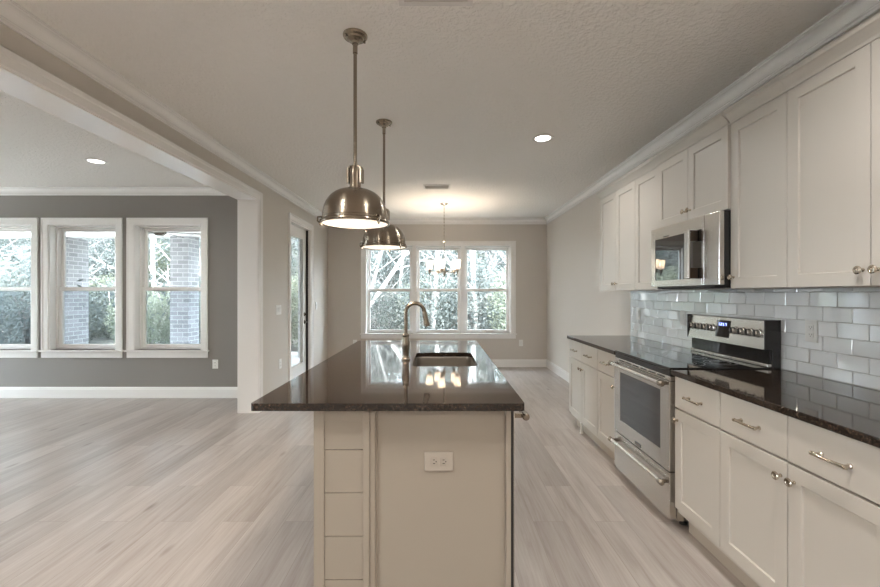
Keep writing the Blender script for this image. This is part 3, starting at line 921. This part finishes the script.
# ------------------------------------------------------------------ island
IX0, IX1, IY0, IY1 = -0.744, 0.333, 1.62, 3.79
BX0, BX1, BY0, BY1 = -0.506, 0.285, 1.655, 3.75
t = thing('kitchen_island', ((BX0 + BX1) / 2, 2.7, 0), 'white painted kitchen island with shiplap end post under the granite top', 'kitchen island')
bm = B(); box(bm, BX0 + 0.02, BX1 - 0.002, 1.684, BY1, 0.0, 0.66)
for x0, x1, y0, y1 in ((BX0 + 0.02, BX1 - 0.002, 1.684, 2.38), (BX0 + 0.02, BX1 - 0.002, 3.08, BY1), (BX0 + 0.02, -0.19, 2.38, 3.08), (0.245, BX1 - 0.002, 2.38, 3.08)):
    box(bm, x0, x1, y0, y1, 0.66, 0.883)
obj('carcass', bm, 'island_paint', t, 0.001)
# end post, shiplap set in a frame
px0, px1 = BX0, BX0 + 0.223
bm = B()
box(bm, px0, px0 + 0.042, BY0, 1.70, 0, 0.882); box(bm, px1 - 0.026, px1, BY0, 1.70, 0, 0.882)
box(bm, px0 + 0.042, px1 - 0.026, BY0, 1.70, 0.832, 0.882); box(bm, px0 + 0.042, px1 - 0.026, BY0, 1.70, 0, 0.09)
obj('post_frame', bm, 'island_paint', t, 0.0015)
bm = B()
zs = [0.09, 0.195, 0.369, 0.543, 0.717, 0.832]
for a, b in zip(zs, zs[1:]):
    box(bm, px0 + 0.042, px1 - 0.026, BY0 + 0.006, 1.69, a + 0.0025, b - 0.0005)
obj('shiplap', bm, 'island_paint', t, 0.001)
# end panel with moulding strips
bm = B()
box(bm, px1, BX1 - 0.0, 1.678, 1.684, 0, 0.882)
box(bm, px1, px1 + 0.022, 1.662, 1.68, 0, 0.882)
box(bm, px1 + 0.022, px1 + 0.030, 1.671, 1.68, 0, 0.882)
box(bm, BX1 - 0.020, BX1, 1.660, 1.70, 0, 0.882)
box(bm, BX1 - 0.024, BX1 - 0.020, 1.672, 1.68, 0, 0.882)
ep = obj('end_panel', bm, 'island_paint', t, 0.0012)
# horizontal outlet on the end panel
ox, oz, oy = -0.005, 0.666, 1.678
bm = B(); box(bm, ox - 0.058, ox + 0.058, oy - 0.006, oy, oz - 0.038, oz + 0.038)
op = obj('outlet_plate', bm, 'ivory', t, 0.002)
for s in (-1, 1):
    u = ox + s * 0.0195
    bm = B(); box(bm, u - 0.014, u + 0.014, oy - 0.0085, oy - 0.005, oz - 0.017, oz + 0.017); obj('receptacle', bm, 'ivory', op, 0.003)
    bm = B()
    box(bm, u - 0.004, u + 0.005, oy - 0.0092, oy - 0.008, oz - 0.0085, oz - 0.0060); box(bm, u - 0.004, u + 0.004, oy - 0.0092, oy - 0.008, oz + 0.006, oz + 0.0085)
    box(bm, u + 0.007, u + 0.011, oy - 0.0092, oy - 0.008, oz - 0.002, oz + 0.002)
    obj('slots', bm, 'slot', op)
# seating side shiplap (behind the overhang)
bm = B()
for k in range(5):
    box(bm, BX0 + 0.004, BX0 + 0.02, 1.70, BY1, 0.02 + k * 0.174, min(0.02 + k * 0.174 + 0.171, 0.88))
obj('side_shiplap', bm, 'island_paint', t, 0.001)
# sink base doors on the working side
for a, b, ks in ((2.345, 2.79, 1), (2.794, 3.24, -1), (3.244, 3.73, 1)):
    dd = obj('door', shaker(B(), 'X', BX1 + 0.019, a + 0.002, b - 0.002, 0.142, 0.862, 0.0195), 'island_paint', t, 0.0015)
    knob(dd, BX1 + 0.019, (b - 0.03) if ks > 0 else (a + 0.03), 0.80, 'X')
# dishwasher
t = thing('dishwasher', (0.28, 2.03, 0.09), 'stainless dishwasher with bar handle on the working side of the island', 'dishwasher')
bm = B(); box(bm, BX1 - 0.0015, BX1 + 0.0195, 1.712, 2.335, 0.12, 0.868); dw = obj('door', bm, 'dark_gap', t, 0.002)
obj('front_panel', box(B(), BX1 + 0.0195, BX1 + 0.024, 1.711, 2.336, 0.12, 0.868), 'steel', dw, 0.001)
bm = tube(B(), [(0.364, 1.752, 0.823), (0.364, 2.30, 0.823)], 0.0125, 18)
h = obj('handle', bm, 'steel', dw)
for s, y in ((-1, 1.752), (1, 2.30)):
    bm = lathe(B(), [(0.0137, -0.03), (0.0157, -0.026), (0.0157, 0.004), (0.011, 0.010), (0, 0.011)], (0.364, y, 0.823), 'Y' if s > 0 else '-Y', 18)
    box(bm, BX1 + 0.02, 0.364, y - s * 0.02 - 0.008, y - s * 0.02 + 0.008, 0.814, 0.832)
    obj('handle_end', bm, 'faucet', h, 0.001)
obj('kick_plate', box(B(), BX1 - 0.0015, BX1 + 0.004, 1.712, 2.335, 0.0, 0.115), 'dark_gap', t)

# island granite top with sink cut-out
SX0, SX1, SY0, SY1 = -0.168, 0.226, 2.445, 3.02
def rrect(x0, x1, y0, y1, r, n=6):
    pts = []
    for cx, cy, a0 in ((x1 - r, y1 - r, 0), (x0 + r, y1 - r, PI / 2), (x0 + r, y0 + r, PI), (x1 - r, y0 + r, 3 * PI / 2)):
        for k in range(n + 1):
            a = a0 + PI / 2 * k / n
            pts.append((cx + r * math.cos(a), cy + r * math.sin(a)))
    return pts
bm = B()
def loop(pts, z):
    vs = [bm.verts.new((x, y, z)) for x, y in pts]
    return vs, [bm.edges.new((vs[i], vs[(i + 1) % len(vs)])) for i in range(len(vs))]
outer = rrect(IX0, IX1, IY0, IY1, 0.012, 4); inner = rrect(SX0, SX1, SY0, SY1, 0.05)
for z in (0.914, 0.884):
    vo_, eo = loop(outer, z); vi, ei = loop(inner, z)
    bmesh.ops.triangle_fill(bm, use_beauty=True, use_dissolve=False, edges=eo + ei)
    if z > 0.9: top = (vo_, vi)
    else: bot = (vo_, vi)
for a, b in zip(top, bot):
    for i in range(len(a)):
        j = (i + 1) % len(a)
        bm.faces.new((a[i], a[j], b[j], b[i]))
tag(obj('granite_countertop', bm, 'granite', None, 0.004, 3), 'dark granite top of the island with the sink cut into it', 'countertop')

# undermount sink
t = thing('kitchen_sink', ((SX0 + SX1) / 2, (SY0 + SY1) / 2, 0.68), 'stainless undermount sink set in the island top', 'sink')
bm = B()
def ringv(pts, z): return [bm.verts.new((x, y, z)) for x, y in pts]
R = [ringv(rrect(SX0 - 0.014, SX1 + 0.014, SY0 - 0.014, SY1 + 0.014, 0.06), 0.883), ringv(rrect(SX0 - 0.002, SX1 + 0.002, SY0 - 0.002, SY1 + 0.002, 0.052), 0.883),
     ringv(rrect(SX0, SX1, SY0, SY1, 0.05), 0.875), ringv(rrect(SX0 + 0.008, SX1 - 0.008, SY0 + 0.008, SY1 - 0.008, 0.05), 0.70), ringv(rrect(SX0 + 0.03, SX1 - 0.03, SY0 + 0.03, SY1 - 0.03, 0.04), 0.685)]
for a, b in zip(R, R[1:]):
    for i in range(len(a)):
        j = (i + 1) % len(a); f = bm.faces.new((a[i], a[j], b[j], b[i]))
bm.faces.new(R[-1])
bmesh.ops.recalc_face_normals(bm, faces=bm.faces[:])
bk = obj('basin', bm, 'steel_sink', t, recalc=False)
sl = bk.modifiers.new('thickness', 'SOLIDIFY'); sl.thickness = 0.0015
bm = lathe(B(), [(0.045, 0.0), (0.045, 0.003), (0.035, 0.004), (0.03, 0.0015), (0, 0.0015)], ((SX0 + SX1) / 2, (SY0 + SY1) / 2, 0.687), 'Z', 24)
obj('drain', bm, 'nickel_polish', t)

# faucet
fx, fy = -0.222, 2.68
t = thing('kitchen_faucet', (fx, fy, 0.914), 'brushed nickel gooseneck faucet beside the island sink', 'faucet')
bm = lathe(B(), [(0, 0), (0.030, 0), (0.030, 0.008), (0.026, 0.012), (0.023, 0.016), (0.021, 0.03), (0.023, 0.06), (0.026, 0.09), (0.0265, 0.105), (0.023, 0.135), (0.020, 0.150), (0.022, 0.154), (0.022, 0.166), (0.016, 0.170), (0.013, 0.172)], (fx, fy, 0.914), 'Z', 28)
obj('body', bm, 'faucet', t)
pts = [(fx, fy, 1.08), (fx, fy, 1.15)]
ra = 0.060; cz = 1.222
pts.append((fx, fy, 1.19))
for k in range(15):
    a = PI - k / 14 * (PI * 0.97)
    pts.append((fx + ra + ra * math.cos(a), fy, cz + ra * math.sin(a)))
pe = Vector(pts[-1]); dirv = (Vector(pts[-1]) - Vector(pts[-2])).normalized()
pts.append(tuple(pe + dirv * 0.012))
bm = tube(B(), pts, 0.0125, 18)
obj('spout', bm, 'faucet', t)
h0 = pe + dirv * 0.005
bm = tube(B(), [h0 + dirv * d_ for d_ in (0, 0.006, 0.012, 0.05, 0.075, 0.088, 0.092)], [0.0135, 0.0155, 0.0145, 0.017, 0.020, 0.020, 0.017], 20)
obj('spray_head', bm, 'faucet', t)

# ------------------------------------------------------------------ pendants
def pendant(x, y, label):
    t = thing('pendant_lamp', (x, y, H), label, 'pendant lamp', 'dome pendants over the island')
    bm = lathe(B(), [(0, 0), (0.064, 0), (0.064, -0.006), (0.060, -0.012), (0.047, -0.016), (0.043, -0.024), (0.028, -0.028), (0.020, -0.034), (0.017, -0.046), (0, -0.046)], (x, y, H), 'Z', 36)
    cn = obj('canopy', bm, 'nickel', t)
    for a in (0.6, 0.6 + PI):
        bm = lathe(B(), [(0.006, 0), (0.006, -0.008), (0, -0.010)], (x + 0.053 * math.cos(a), y + 0.053 * math.sin(a), H - 0.014), 'Z', 10)
        obj('screw', bm, 'nickel', cn)
    bm = tube(B(), [(x, y, H - 0.04), (x, y, 2.0)], 0.0095, 16)
    lathe(bm, [(0.0125, 0), (0.0125, -0.05), (0.0095, -0.052)], (x, y, H - 0.045), 'Z', 16)
    obj('stem', bm, 'nickel', t)
    # socket housing: inner cylinder and outer yoke
    bm = lathe(B(), [(0.008, 2.02), (0.022, 2.016), (0.029, 2.004), (0.030, 1.99), (0.030, 1.905), (0.034, 1.902), (0.034, 1.896), (0.044, 1.890)], (x, y, 0), 'Z', 28)
    sk = obj('socket_housing', bm, 'nickel', t)
    for a0 in (0, 1):
        bm = B()
        ang = PI * 0.93 if a0 == 0 else -PI * 0.07
        for q in (0,):
            ca, sa = math.cos(ang), math.sin(ang)
            pr = [(0.030, 1.925), (0.043, 1.925), (0.043, 1.995), (0.036, 2.012), (0.020, 2.018), (0.020, 2.010), (0.030, 2.002)]
            w_ = 0.017
            A = [bm.verts.new((x + r * ca - w_ * sa, y + r * sa + w_ * ca, z)) for r, z in pr]
            C_ = [bm.verts.new((x + r * ca + w_ * sa, y + r * sa - w_ * ca, z)) for r, z in pr]
            for i in range(len(pr)):
                j = (i + 1) % len(pr); bm.faces.new((A[i], A[j], C_[j], C_[i]))
            bm.faces.new(A); bm.faces.new(list(reversed(C_)))
        obj('yoke_arm', bm, 'nickel', t, 0.002)
    # dome
    prof = []
    for k in range(13):
        a = k / 12 * PI / 2
        prof.append((0.040 + 0.128 * math.sin(a) ** 0.95, 1.752 + 0.140 * math.cos(a)))
    prof += [(0.169, 1.742), (0.173, 1.738), (0.173, 1.728), (0.180, 1.724), (0.182, 1.716), (0.180, 1.710), (0.172, 1.708), (0.170, 1.712)]
    inner = [(0.164, 1.745)] + [(0.037 + 0.124 * math.sin(k / 12 * PI / 2) ** 0.95, 1.750 + 0.136 * math.cos(k / 12 * PI / 2)) for k in range(12, -1, -1)]
    bm = lathe(B(), prof + inner, (x, y, 0), 'Z', 64)
    dm = obj('dome_shade', bm, 'nickel', t)
    for k in range(3):
        a = 2 * PI * k / 3 + 0.35 - PI / 2 + 0.55
        ca, sa = math.cos(a), math.sin(a)
        bm = B()
        tube(bm, [(x + 0.172 * ca, y + 0.172 * sa, 1.738), (x + 0.190 * ca, y + 0.190 * sa, 1.736), (x + 0.192 * ca, y + 0.192 * sa, 1.716), (x + 0.178 * ca, y + 0.178 * sa, 1.704)], 0.0042, 8)
        lathe(bm, [(0, -0.014), (0.006, -0.012), (0.0075, -0.006), (0.006, 0), (0, 0.002)], (x + 0.176 * ca, y + 0.176 * sa, 1.706), 'Z', 10)
        obj('clip', bm, 'nickel', dm)
    bm = lathe(B(), [(0.171, 1.713), (0.150, 1.709), (0.10, 1.706), (0, 1.705)], (x, y, 0), 'Z', 48)
    obj('glass_diffuser', bm, 'diffuser', t)
    ld = bpy.data.lights.new('pendant_bulb', 'AREA'); ld.shape = 'DISK'; ld.size = 0.30; ld.energy = PEND_W; ld.color = (1.0, 0.87, 0.72)
    lo = bpy.data.objects.new('pendant_bulb', ld); COL.objects.link(lo); lo.parent = t; lo.location = (0, 0, 1.703 - H)
    return t
pendant(-0.447, 2.18, 'nickel dome pendant hanging over the near end of the island, larger in view')
pendant(-0.444, 3.28, 'nickel dome pendant hanging over the far end of the island, behind the first')

# ------------------------------------------------------------------ chandelier
cx, cy = 0.062, 6.25
t = thing('chandelier', (cx, cy, H), 'small nickel chandelier with frosted glass shades before the back window', 'chandelier')
obj('canopy', lathe(B(), [(0, 0), (0.06, 0), (0.06, -0.006), (0.045, -0.018), (0.015, -0.03), (0.008, -0.034), (0, -0.034)], (cx, cy, H), 'Z', 28), 'nickel_polish', t)
bm = tube(B(), [(cx, cy, H - 0.03), (cx, cy, 2.13)], 0.004, 10)
for k in range(10):
    lathe(bm, [(0.004, 0), (0.0065, 0.006), (0.0065, 0.02), (0.004, 0.026)], (cx, cy, 2.16 + k * 0.05), 'Z', 10)
lathe(bm, [(0.004, 2.155), (0.022, 2.14), (0.026, 2.125), (0.010, 2.115), (0.007, 2.10)], (cx, cy, 0), 'Z', 20)
obj('chain', bm, 'nickel_polish', t)
obj('column', lathe(B(), [(0.007, 2.11), (0.007, 1.74), (0.014, 1.73), (0.014, 1.70), (0.024, 1.69), (0.026, 1.655), (0.016, 1.635), (0.010, 1.62), (0.012, 1.61), (0, 1.60)], (cx, cy, 0), 'Z', 24), 'nickel_polish', t)
for k in range(5):
    a = math.radians(-100 + 72 * k)
    ex, ey = cx + 0.22 * math.cos(a), cy + 0.22 * math.sin(a)
    pts = [(cx + 0.02 * math.cos(a), cy + 0.02 * math.sin(a), 1.672), (cx + 0.10 * math.cos(a), cy + 0.10 * math.sin(a), 1.668), (ex, ey, 1.668)]
    bm = tube(B(), pts, 0.006, 10)
    lathe(bm, [(0, -0.035), (0.008, -0.033), (0.011, -0.01), (0.020, 0.0), (0.026, 0.03), (0.030, 0.034), (0, 0.034)], (ex, ey, 1.672), 'Z', 20)
    ar = obj('arm', bm, 'nickel_polish', t)
    bm = lathe(B(), [(0.0, 0.0), (0.036, 0.0), (0.043, 0.012), (0.049, 0.07), (0.055, 0.135), (0.052, 0.135), (0.045, 0.07), (0.039, 0.014), (0.0, 0.005)], (ex, ey, 1.708), 'Z', 28)
    obj('glass_shade', bm, 'shade', ar)
    ld = bpy.data.lights.new('chandelier_bulb', 'POINT'); ld.energy = CHAND_W; ld.shadow_soft_size = 0.02; ld.color = (1.0, 0.84, 0.66)
    lo = bpy.data.objects.new('chandelier_bulb', ld); COL.objects.link(lo); lo.parent = t; lo.location = (ex - cx, ey - cy, 1.80 - H)

# ------------------------------------------------------------------ recessed lights and vents
def can(x, y, label, grp, power=None):
    t = thing('recessed_light', (x, y, H), label, 'ceiling light', grp)
    obj('trim_ring', lathe(B(), [(0.090, 0), (0.090, -0.004), (0.084, -0.008), (0.068, -0.006), (0.062, -0.001)], (x, y, H), 'Z', 36), 'trim', t)
    obj('lens', lathe(B(), [(0.066, -0.004), (0.03, -0.0045), (0, -0.0045)], (x, y, H), 'Z', 32), 'can_glow', t)
    ld = bpy.data.lights.new('can_lamp', 'AREA'); ld.shape = 'DISK'; ld.size = 0.12; ld.spread = math.radians(145); ld.energy = power or CAN_W; ld.color = (1.0, 0.965, 0.91)
    lo = bpy.data.objects.new('can_lamp', ld); COL.objects.link(lo); lo.parent = t; lo.location = (0, 0, -0.010)
    return t
can(0.90, 3.617, 'round recessed ceiling light in the kitchen ceiling before the cabinets', None, 8.0)
can(-3.53, 4.245, 'round recessed ceiling light in the living room ceiling', None, CAN_L)
for x, y, pw_ in ((0.90, 1.1, 12), (0.90, -1.4, 20), (-1.3, 0.9, 16), (-1.3, -1.6, 20), (0.9, -4.0, 18), (-1.3, -4.0, 18)):  # fill lamps added out of view, built like the kitchen can
    can(x, y, 'round recessed kitchen ceiling light added for fill, out of view', 'added recessed lights out of view', pw_)
for x, y in ((-6.3, 4.0), (-3.53, 1.5), (-6.3, 1.5), (-3.53, -1.4), (-6.3, -1.4)):  # further unseen cans, added to fill the living room with light
    can(x, y, 'round recessed living room ceiling light added for fill, outside the picture', 'added recessed living room lights outside the picture', CAN_L)

def vent(x, y, label):
    t = thing('ceiling_vent', (x, y, H), label, 'air vent')
    w_, d_ = 0.172, 0.105
    bm = B(); z0 = H - 0.008
    box(bm, x - w_, x - w_ + 0.025, y - d_, y + d_, z0, H); box(bm, x + w_ - 0.025, x + w_, y - d_, y + d_, z0, H)
    box(bm, x - w_ + 0.025, x + w_ - 0.025, y - d_, y - d_ + 0.025, z0, H); box(bm, x - w_ + 0.025, x + w_ - 0.025, y + d_ - 0.025, y + d_, z0, H)
    obj('vent_frame', bm, 'vent', t)
    bm = B()
    for k in range(9):
        yy = y - d_ + 0.035 + k * 0.017
        v = [bm.verts.new(p) for p in ((x - w_ + 0.02, yy, H - 0.009), (x + w_ - 0.02, yy, H - 0.009), (x + w_ - 0.02, yy + 0.010, H - 0.001), (x - w_ + 0.02, yy + 0.010, H - 0.001))]
        bm.faces.new(v)
    o = obj('louvres', bm, 'vent', t); s_ = o.modifiers.new('t', 'SOLIDIFY'); s_.thickness = 0.001
vent(-0.04, 5.257, 'white ceiling air vent between the island and the chandelier')
vent(-0.02, 1.84, 'white ceiling air vent at the top edge of the picture')

# ------------------------------------------------------------------ outdoors: porch, ground
def bank(y):
    return -0.21 + max(0.0, y - 15.0) * 0.30
bm = B()
rg = random.Random(11)
ys_ = [-25, YB + 1, 12, 15] + [15 + 1.0 * k for k in range(1, 31)]
xs_ = [-70 + 2.0 * k for k in range(0, 56)]
grid = [[bm.verts.new((x, y, bank(y) + (rg.uniform(-0.15, 0.15) if y > 15 else 0))) for x in xs_] for y in ys_]
for a, b in zip(grid, grid[1:]):
    for k in range(len(xs_) - 1):
        bm.faces.new((a[k], a[k + 1], b[k + 1], b[k]))
struct('ground', bm, 'ground', label='leaf covered ground rising into the woods')
struct('ground_bounce_patio', box(B(), -17, 14, -14, YL - 0.2, -0.3, -0.205), 'concrete', label='pale concrete patio added to bounce daylight through the unseen doors')  # added patio, pale so that it bounces daylight up to the ceiling
struct('ground_porch', box(B(), XFAR - 6, XL3, YL + 0.22, 10.1, -0.3, -0.08), 'concrete_porch', label='concrete porch slab')
struct('ceiling_porch', box(B(), XFAR - 4, XL3, YL + 0.22, 10.1, 2.80, 2.93), 'trim', label='white porch ceiling')
struct('trim_9', box(B(), XFAR - 4, XL3, 9.24, 9.57, 2.62, 2.80), 'trim', label='white porch beam over the brick columns')
for x0, lb in ((-8.82, 'grey brick porch column seen through the middle living room window'), (-6.006, 'grey brick porch column seen through the living room window nearest the opening'), (-3.16, 'grey brick porch column seen through the glass door')):
    o = obj('brick_column', box(B(), x0, x0 + 0.41, 9.2, 9.9 if x0 < -8 else 9.61, -0.08, 2.62), 'brick', None, 0.004)
    tag(o, lb, 'column', 'brick porch columns')
# porch ceiling fan
fx, fy, fz = -4.95, 7.3, 2.80
t = thing('ceiling_fan', (fx, fy, fz), 'porch ceiling fan whose blade tip shows at a living room window top', 'ceiling fan')
obj('motor', lathe(B(), [(0, 0), (0.06, 0), (0.06, -0.02), (0.015, -0.03), (0.015, -0.31), (0.08, -0.32), (0.10, -0.35), (0.10, -0.40), (0.06, -0.43), (0, -0.43)], (fx, fy, fz), 'Z', 24), 'bronze', t)
for k in range(5):
    a = math.radians(20 + 72 * k); ca, sa = math.cos(a), math.sin(a)
    bm = B()
    prof = [(0.09, 0.02), (0.2, 0.05), (0.58, 0.07), (0.66, 0.05), (0.68, 0.0)]
    pts = [(r, w_) for r, w_ in prof] + [(r, -w_) for r, w_ in reversed(prof[:-1])]
    for dz in (0.0, 0.008):
        pass
    lo_ = [bm.verts.new((fx + r * ca - w_ * sa, fy + r * sa + w_ * ca, fz - 0.375 + w_ * 0.2)) for r, w_ in pts]
    hi_ = [bm.verts.new((fx + r * ca - w_ * sa, fy + r * sa + w_ * ca, fz - 0.367 + w_ * 0.2)) for r, w_ in pts]
    bm.faces.new(lo_); bm.faces.new(list(reversed(hi_)))
    for i in range(len(pts)):
        j = (i + 1) % len(pts); bm.faces.new((lo_[i], lo_[j], hi_[j], hi_[i]))
    obj('blade', bm, 'bronze', t)

# ------------------------------------------------------------------ woods
def leaf_cloud(bm, rnd, n, centre, rad, size):
    for _ in range(n):
        while True:
            p = Vector((rnd.uniform(-1, 1), rnd.uniform(-1, 1), rnd.uniform(-1, 1)))
            if 0.15 < p.length < 1: break
        c = Vector(centre) + Vector((p.x * rad[0], p.y * rad[1], p.z * rad[2]))
        u = Vector((rnd.gauss(0, 1), rnd.gauss(0, 1), rnd.gauss(0, 1))).normalized()
        w_ = u.orthogonal().normalized()
        s = size * rnd.uniform(0.6, 1.4)
        vs = [bm.verts.new(c + u * s), bm.verts.new(c + w_ * s * 0.45), bm.verts.new(c - u * s), bm.verts.new(c - w_ * s * 0.45)]
        bm.faces.new(vs)
def tree_mesh(rnd, h, r, lean, nb):
    bm = B(); pts = []; rad = []
    n = 8; ph = rnd.uniform(0, 6)
    for k in range(n + 1):
        f = k / n
        pts.append(Vector((lean[0] * h * f + 0.12 * math.sin(ph + 4 * f), lean[1] * h * f + 0.10 * math.cos(ph + 3 * f), h * f - 0.3 * (k == 0))))
        rad.append(r * (1 - 0.72 * f))
    tube(bm, pts, rad, 8)
    tips = []
    for b in range(nb):
        f = rnd.uniform(0.12, 0.97); k = int(f * n)
        p = pts[k].lerp(pts[min(k + 1, n)], f * n - k)
        a = rnd.uniform(0, 2 * PI); ln = h * rnd.uniform(0.12, 0.30) * (1.15 - 0.5 * f)
        up = rnd.uniform(0.2, 1.0)
        dv = Vector((math.cos(a), math.sin(a), up)).normalized()
        q1 = p + dv * ln * 0.5 + Vector((0, 0, rnd.uniform(-0.05, 0.1))); q2 = p + dv * ln + Vector((0, 0, ln * 0.15))
        br_ = r * 0.28 * (1.1 - f * 0.6)
        tube(bm, [p, q1, q2], [br_, br_ * 0.6, br_ * 0.25], 5)
        tips.append(q2)
        for s in range(3):
            pp = q1.lerp(q2, rnd.random()); d2 = (dv + Vector((rnd.uniform(-1, 1), rnd.uniform(-1, 1), rnd.uniform(-0.6, 0.8)))).normalized()
            q3 = pp + d2 * ln * rnd.uniform(0.25, 0.5)
            tube(bm, [pp, q3], [br_ * 0.35, br_ * 0.12], 4)
            tips.append(q3)
    return bm, tips
protos = []
for i, (h, r, nb, bk, lf, nl, lab, lname) in enumerate((
        (9.0, 0.085, 34, 'bark_pale', 'twig', 1800, 'slender pale trunked bare tree in the woods outside', 'twigs'),
        (10.0, 0.15, 30, 'bark_grey', 'leaf_green', 13000, 'grey trunked tree with dark green leaves in the woods outside', 'foliage'),
        (8.0, 0.10, 34, 'bark_grey', 'leaf_pale', 12000, 'grey trunked tree with pale yellow green leaves in the woods outside', 'foliage'),
        (8.5, 0.07, 36, 'bark_pale', 'leaf_green', 11000, 'slender pale trunked tree with green leaves in the woods outside', 'foliage'))):
    rnd = random.Random(20 + i)
    bm, tips = tree_mesh(rnd, h, r, (rnd.uniform(-0.05, 0.05), rnd.uniform(-0.03, 0.03)), nb)
    t = thing('tree', (0, 0, 0), lab, 'tree', lab.split(' in the')[0] + 's')
    tr_ = obj('trunk', bm, bk, t)
    bm = B()
    per = nl // len(tips)
    for q in tips: leaf_cloud(bm, rnd, per, q, (0.75, 0.75, 0.6), 0.045 if lname == 'foliage' else 0.06)
    obj(lname, bm, lf, t, recalc=False)
    protos.append(t)
spots = []
rnd = random.Random(5)
# far rows of the wood, jittered
for yy, step in ((14.0, 2.3), (17.5, 2.5), (22.0, 2.8), (28.0, 3.2)):
    x = -1.9 * yy * 0.62 - 2
    while x < 0.40 * yy:
        spots.append((x + rnd.uniform(-0.6, 0.6), yy + rnd.uniform(-1.0, 1.0)))
        x += step * rnd.uniform(0.8, 1.25)
used = set()
for i, (x, y) in enumerate(spots):
    k = rnd.choice((0, 0, 1, 1, 2, 3, 3))
    p = protos[k]
    s = rnd.uniform(0.85, 1.25)
    if k not in used:
        o = p; o.location = (x, y, bank(y) - 0.1); used.add(k)
    else:
        o = dup(p, (x, y, bank(y) - 0.1))
    o.rotation_euler = (0, 0, rnd.uniform(0, 6.28)); o.scale = (s, s, s * rnd.uniform(0.9, 1.15))
# the pale trunks that read through the back window
def leaning(x, y, lx, h, r, label, seed, nb=16):
    rn = random.Random(seed)
    bm, tips = tree_mesh(rn, h, r, (lx, 0.0), nb)
    t = thing('tree', (x, y, -0.2), label, 'tree')
    bmesh.ops.translate(bm, verts=bm.verts[:], vec=Vector((x, y, -0.2)))
    obj('trunk', bm, 'bark_pale', t)
leaning(-2.75, 11.6, 0.62, 6.0, 0.07, 'pale tree leaning right across the left pane of the triple window', 2)
leaning(-2.75, 12.6, 0.36, 6.0, 0.045, 'thin pale tree leaning right behind the leaning one at the triple window', 4)
leaning(-0.10, 12.0, 0.012, 7.0, 0.085, 'straight pale trunk standing in the middle pane of the triple window', 6)
leaning(0.95, 12.2, -0.02, 7.0, 0.07, 'straight pale trunk at the left edge of the right pane of the triple window', 8)
leaning(-8.6, 12.5, 0.42, 6.5, 0.06, 'pale tree leaning right behind the porch in the middle living room window', 9)

sproto = []
for i, (mm, lab) in enumerate((('leaf_green', 'dark green shrub in the undergrowth outside the windows'), ('leaf_pale', 'pale green shrub in the undergrowth outside the windows'), ('twig', 'bare twiggy shrub in the undergrowth outside the windows'))):
    rn = random.Random(60 + i)
    t = thing('shrub', (0, 0, 0), lab, 'shrub', lab.split(' in the')[0] + 's')
    bm = B()
    for s in range(9):
        a = rn.uniform(0, 6.28); q = Vector((0.7 * math.cos(a) * rn.random(), 0.7 * math.sin(a) * rn.random(), rn.uniform(0.9, 2.2)))
        tube(bm, [Vector((0.05 * math.cos(a), 0.05 * math.sin(a), -0.1)), q * 0.55, q], [0.018, 0.012, 0.005], 5)
    obj('stems', bm, 'bark_grey' if i < 2 else 'bark_pale', t)
    bm = B()
    if i < 2:
        leaf_cloud(bm, rn, 5200, (0, 0, 1.15), (1.0, 1.0, 1.15), 0.042)
        obj('foliage', bm, mm, t, recalc=False)
    else:
        for s in range(420):
            a = rn.uniform(0, 6.28); r0 = rn.random() * 0.9
            p = Vector((r0 * math.cos(a), r0 * math.sin(a), rn.uniform(0.1, 2.0))); q = p + Vector((rn.gauss(0, 0.25), rn.gauss(0, 0.25), rn.gauss(0.15, 0.25)))
            tube(bm, [p, q], [0.008, 0.003], 3, cap=False)
        obj('twigs', bm, mm, t, recalc=False)
    sproto.append(t)
used = set()
for yy, step in ((12.2, 1.5), (14.6, 1.6), (18.0, 1.9), (22.5, 2.2), (27.0, 2.6)):
    x = -1.25 * yy
    while x < 0.36 * yy:
        k = rnd.choice((0, 0, 1, 1, 2))
        s = rnd.uniform(0.8, 1.35) * (1 + (yy - 12) * 0.035)
        loc = (x + rnd.uniform(-0.4, 0.4), yy + rnd.uniform(-0.7, 0.7), 0)
        loc = (loc[0], loc[1], bank(loc[1]) - 0.15)
        if k not in used:
            o = sproto[k]; o.location = loc; used.add(k)
        else:
            o = dup(sproto[k], loc)
        o.rotation_euler = (0, 0, rnd.uniform(0, 6.28)); o.scale = (s, s, s)
        x += step * rnd.uniform(0.8, 1.2)
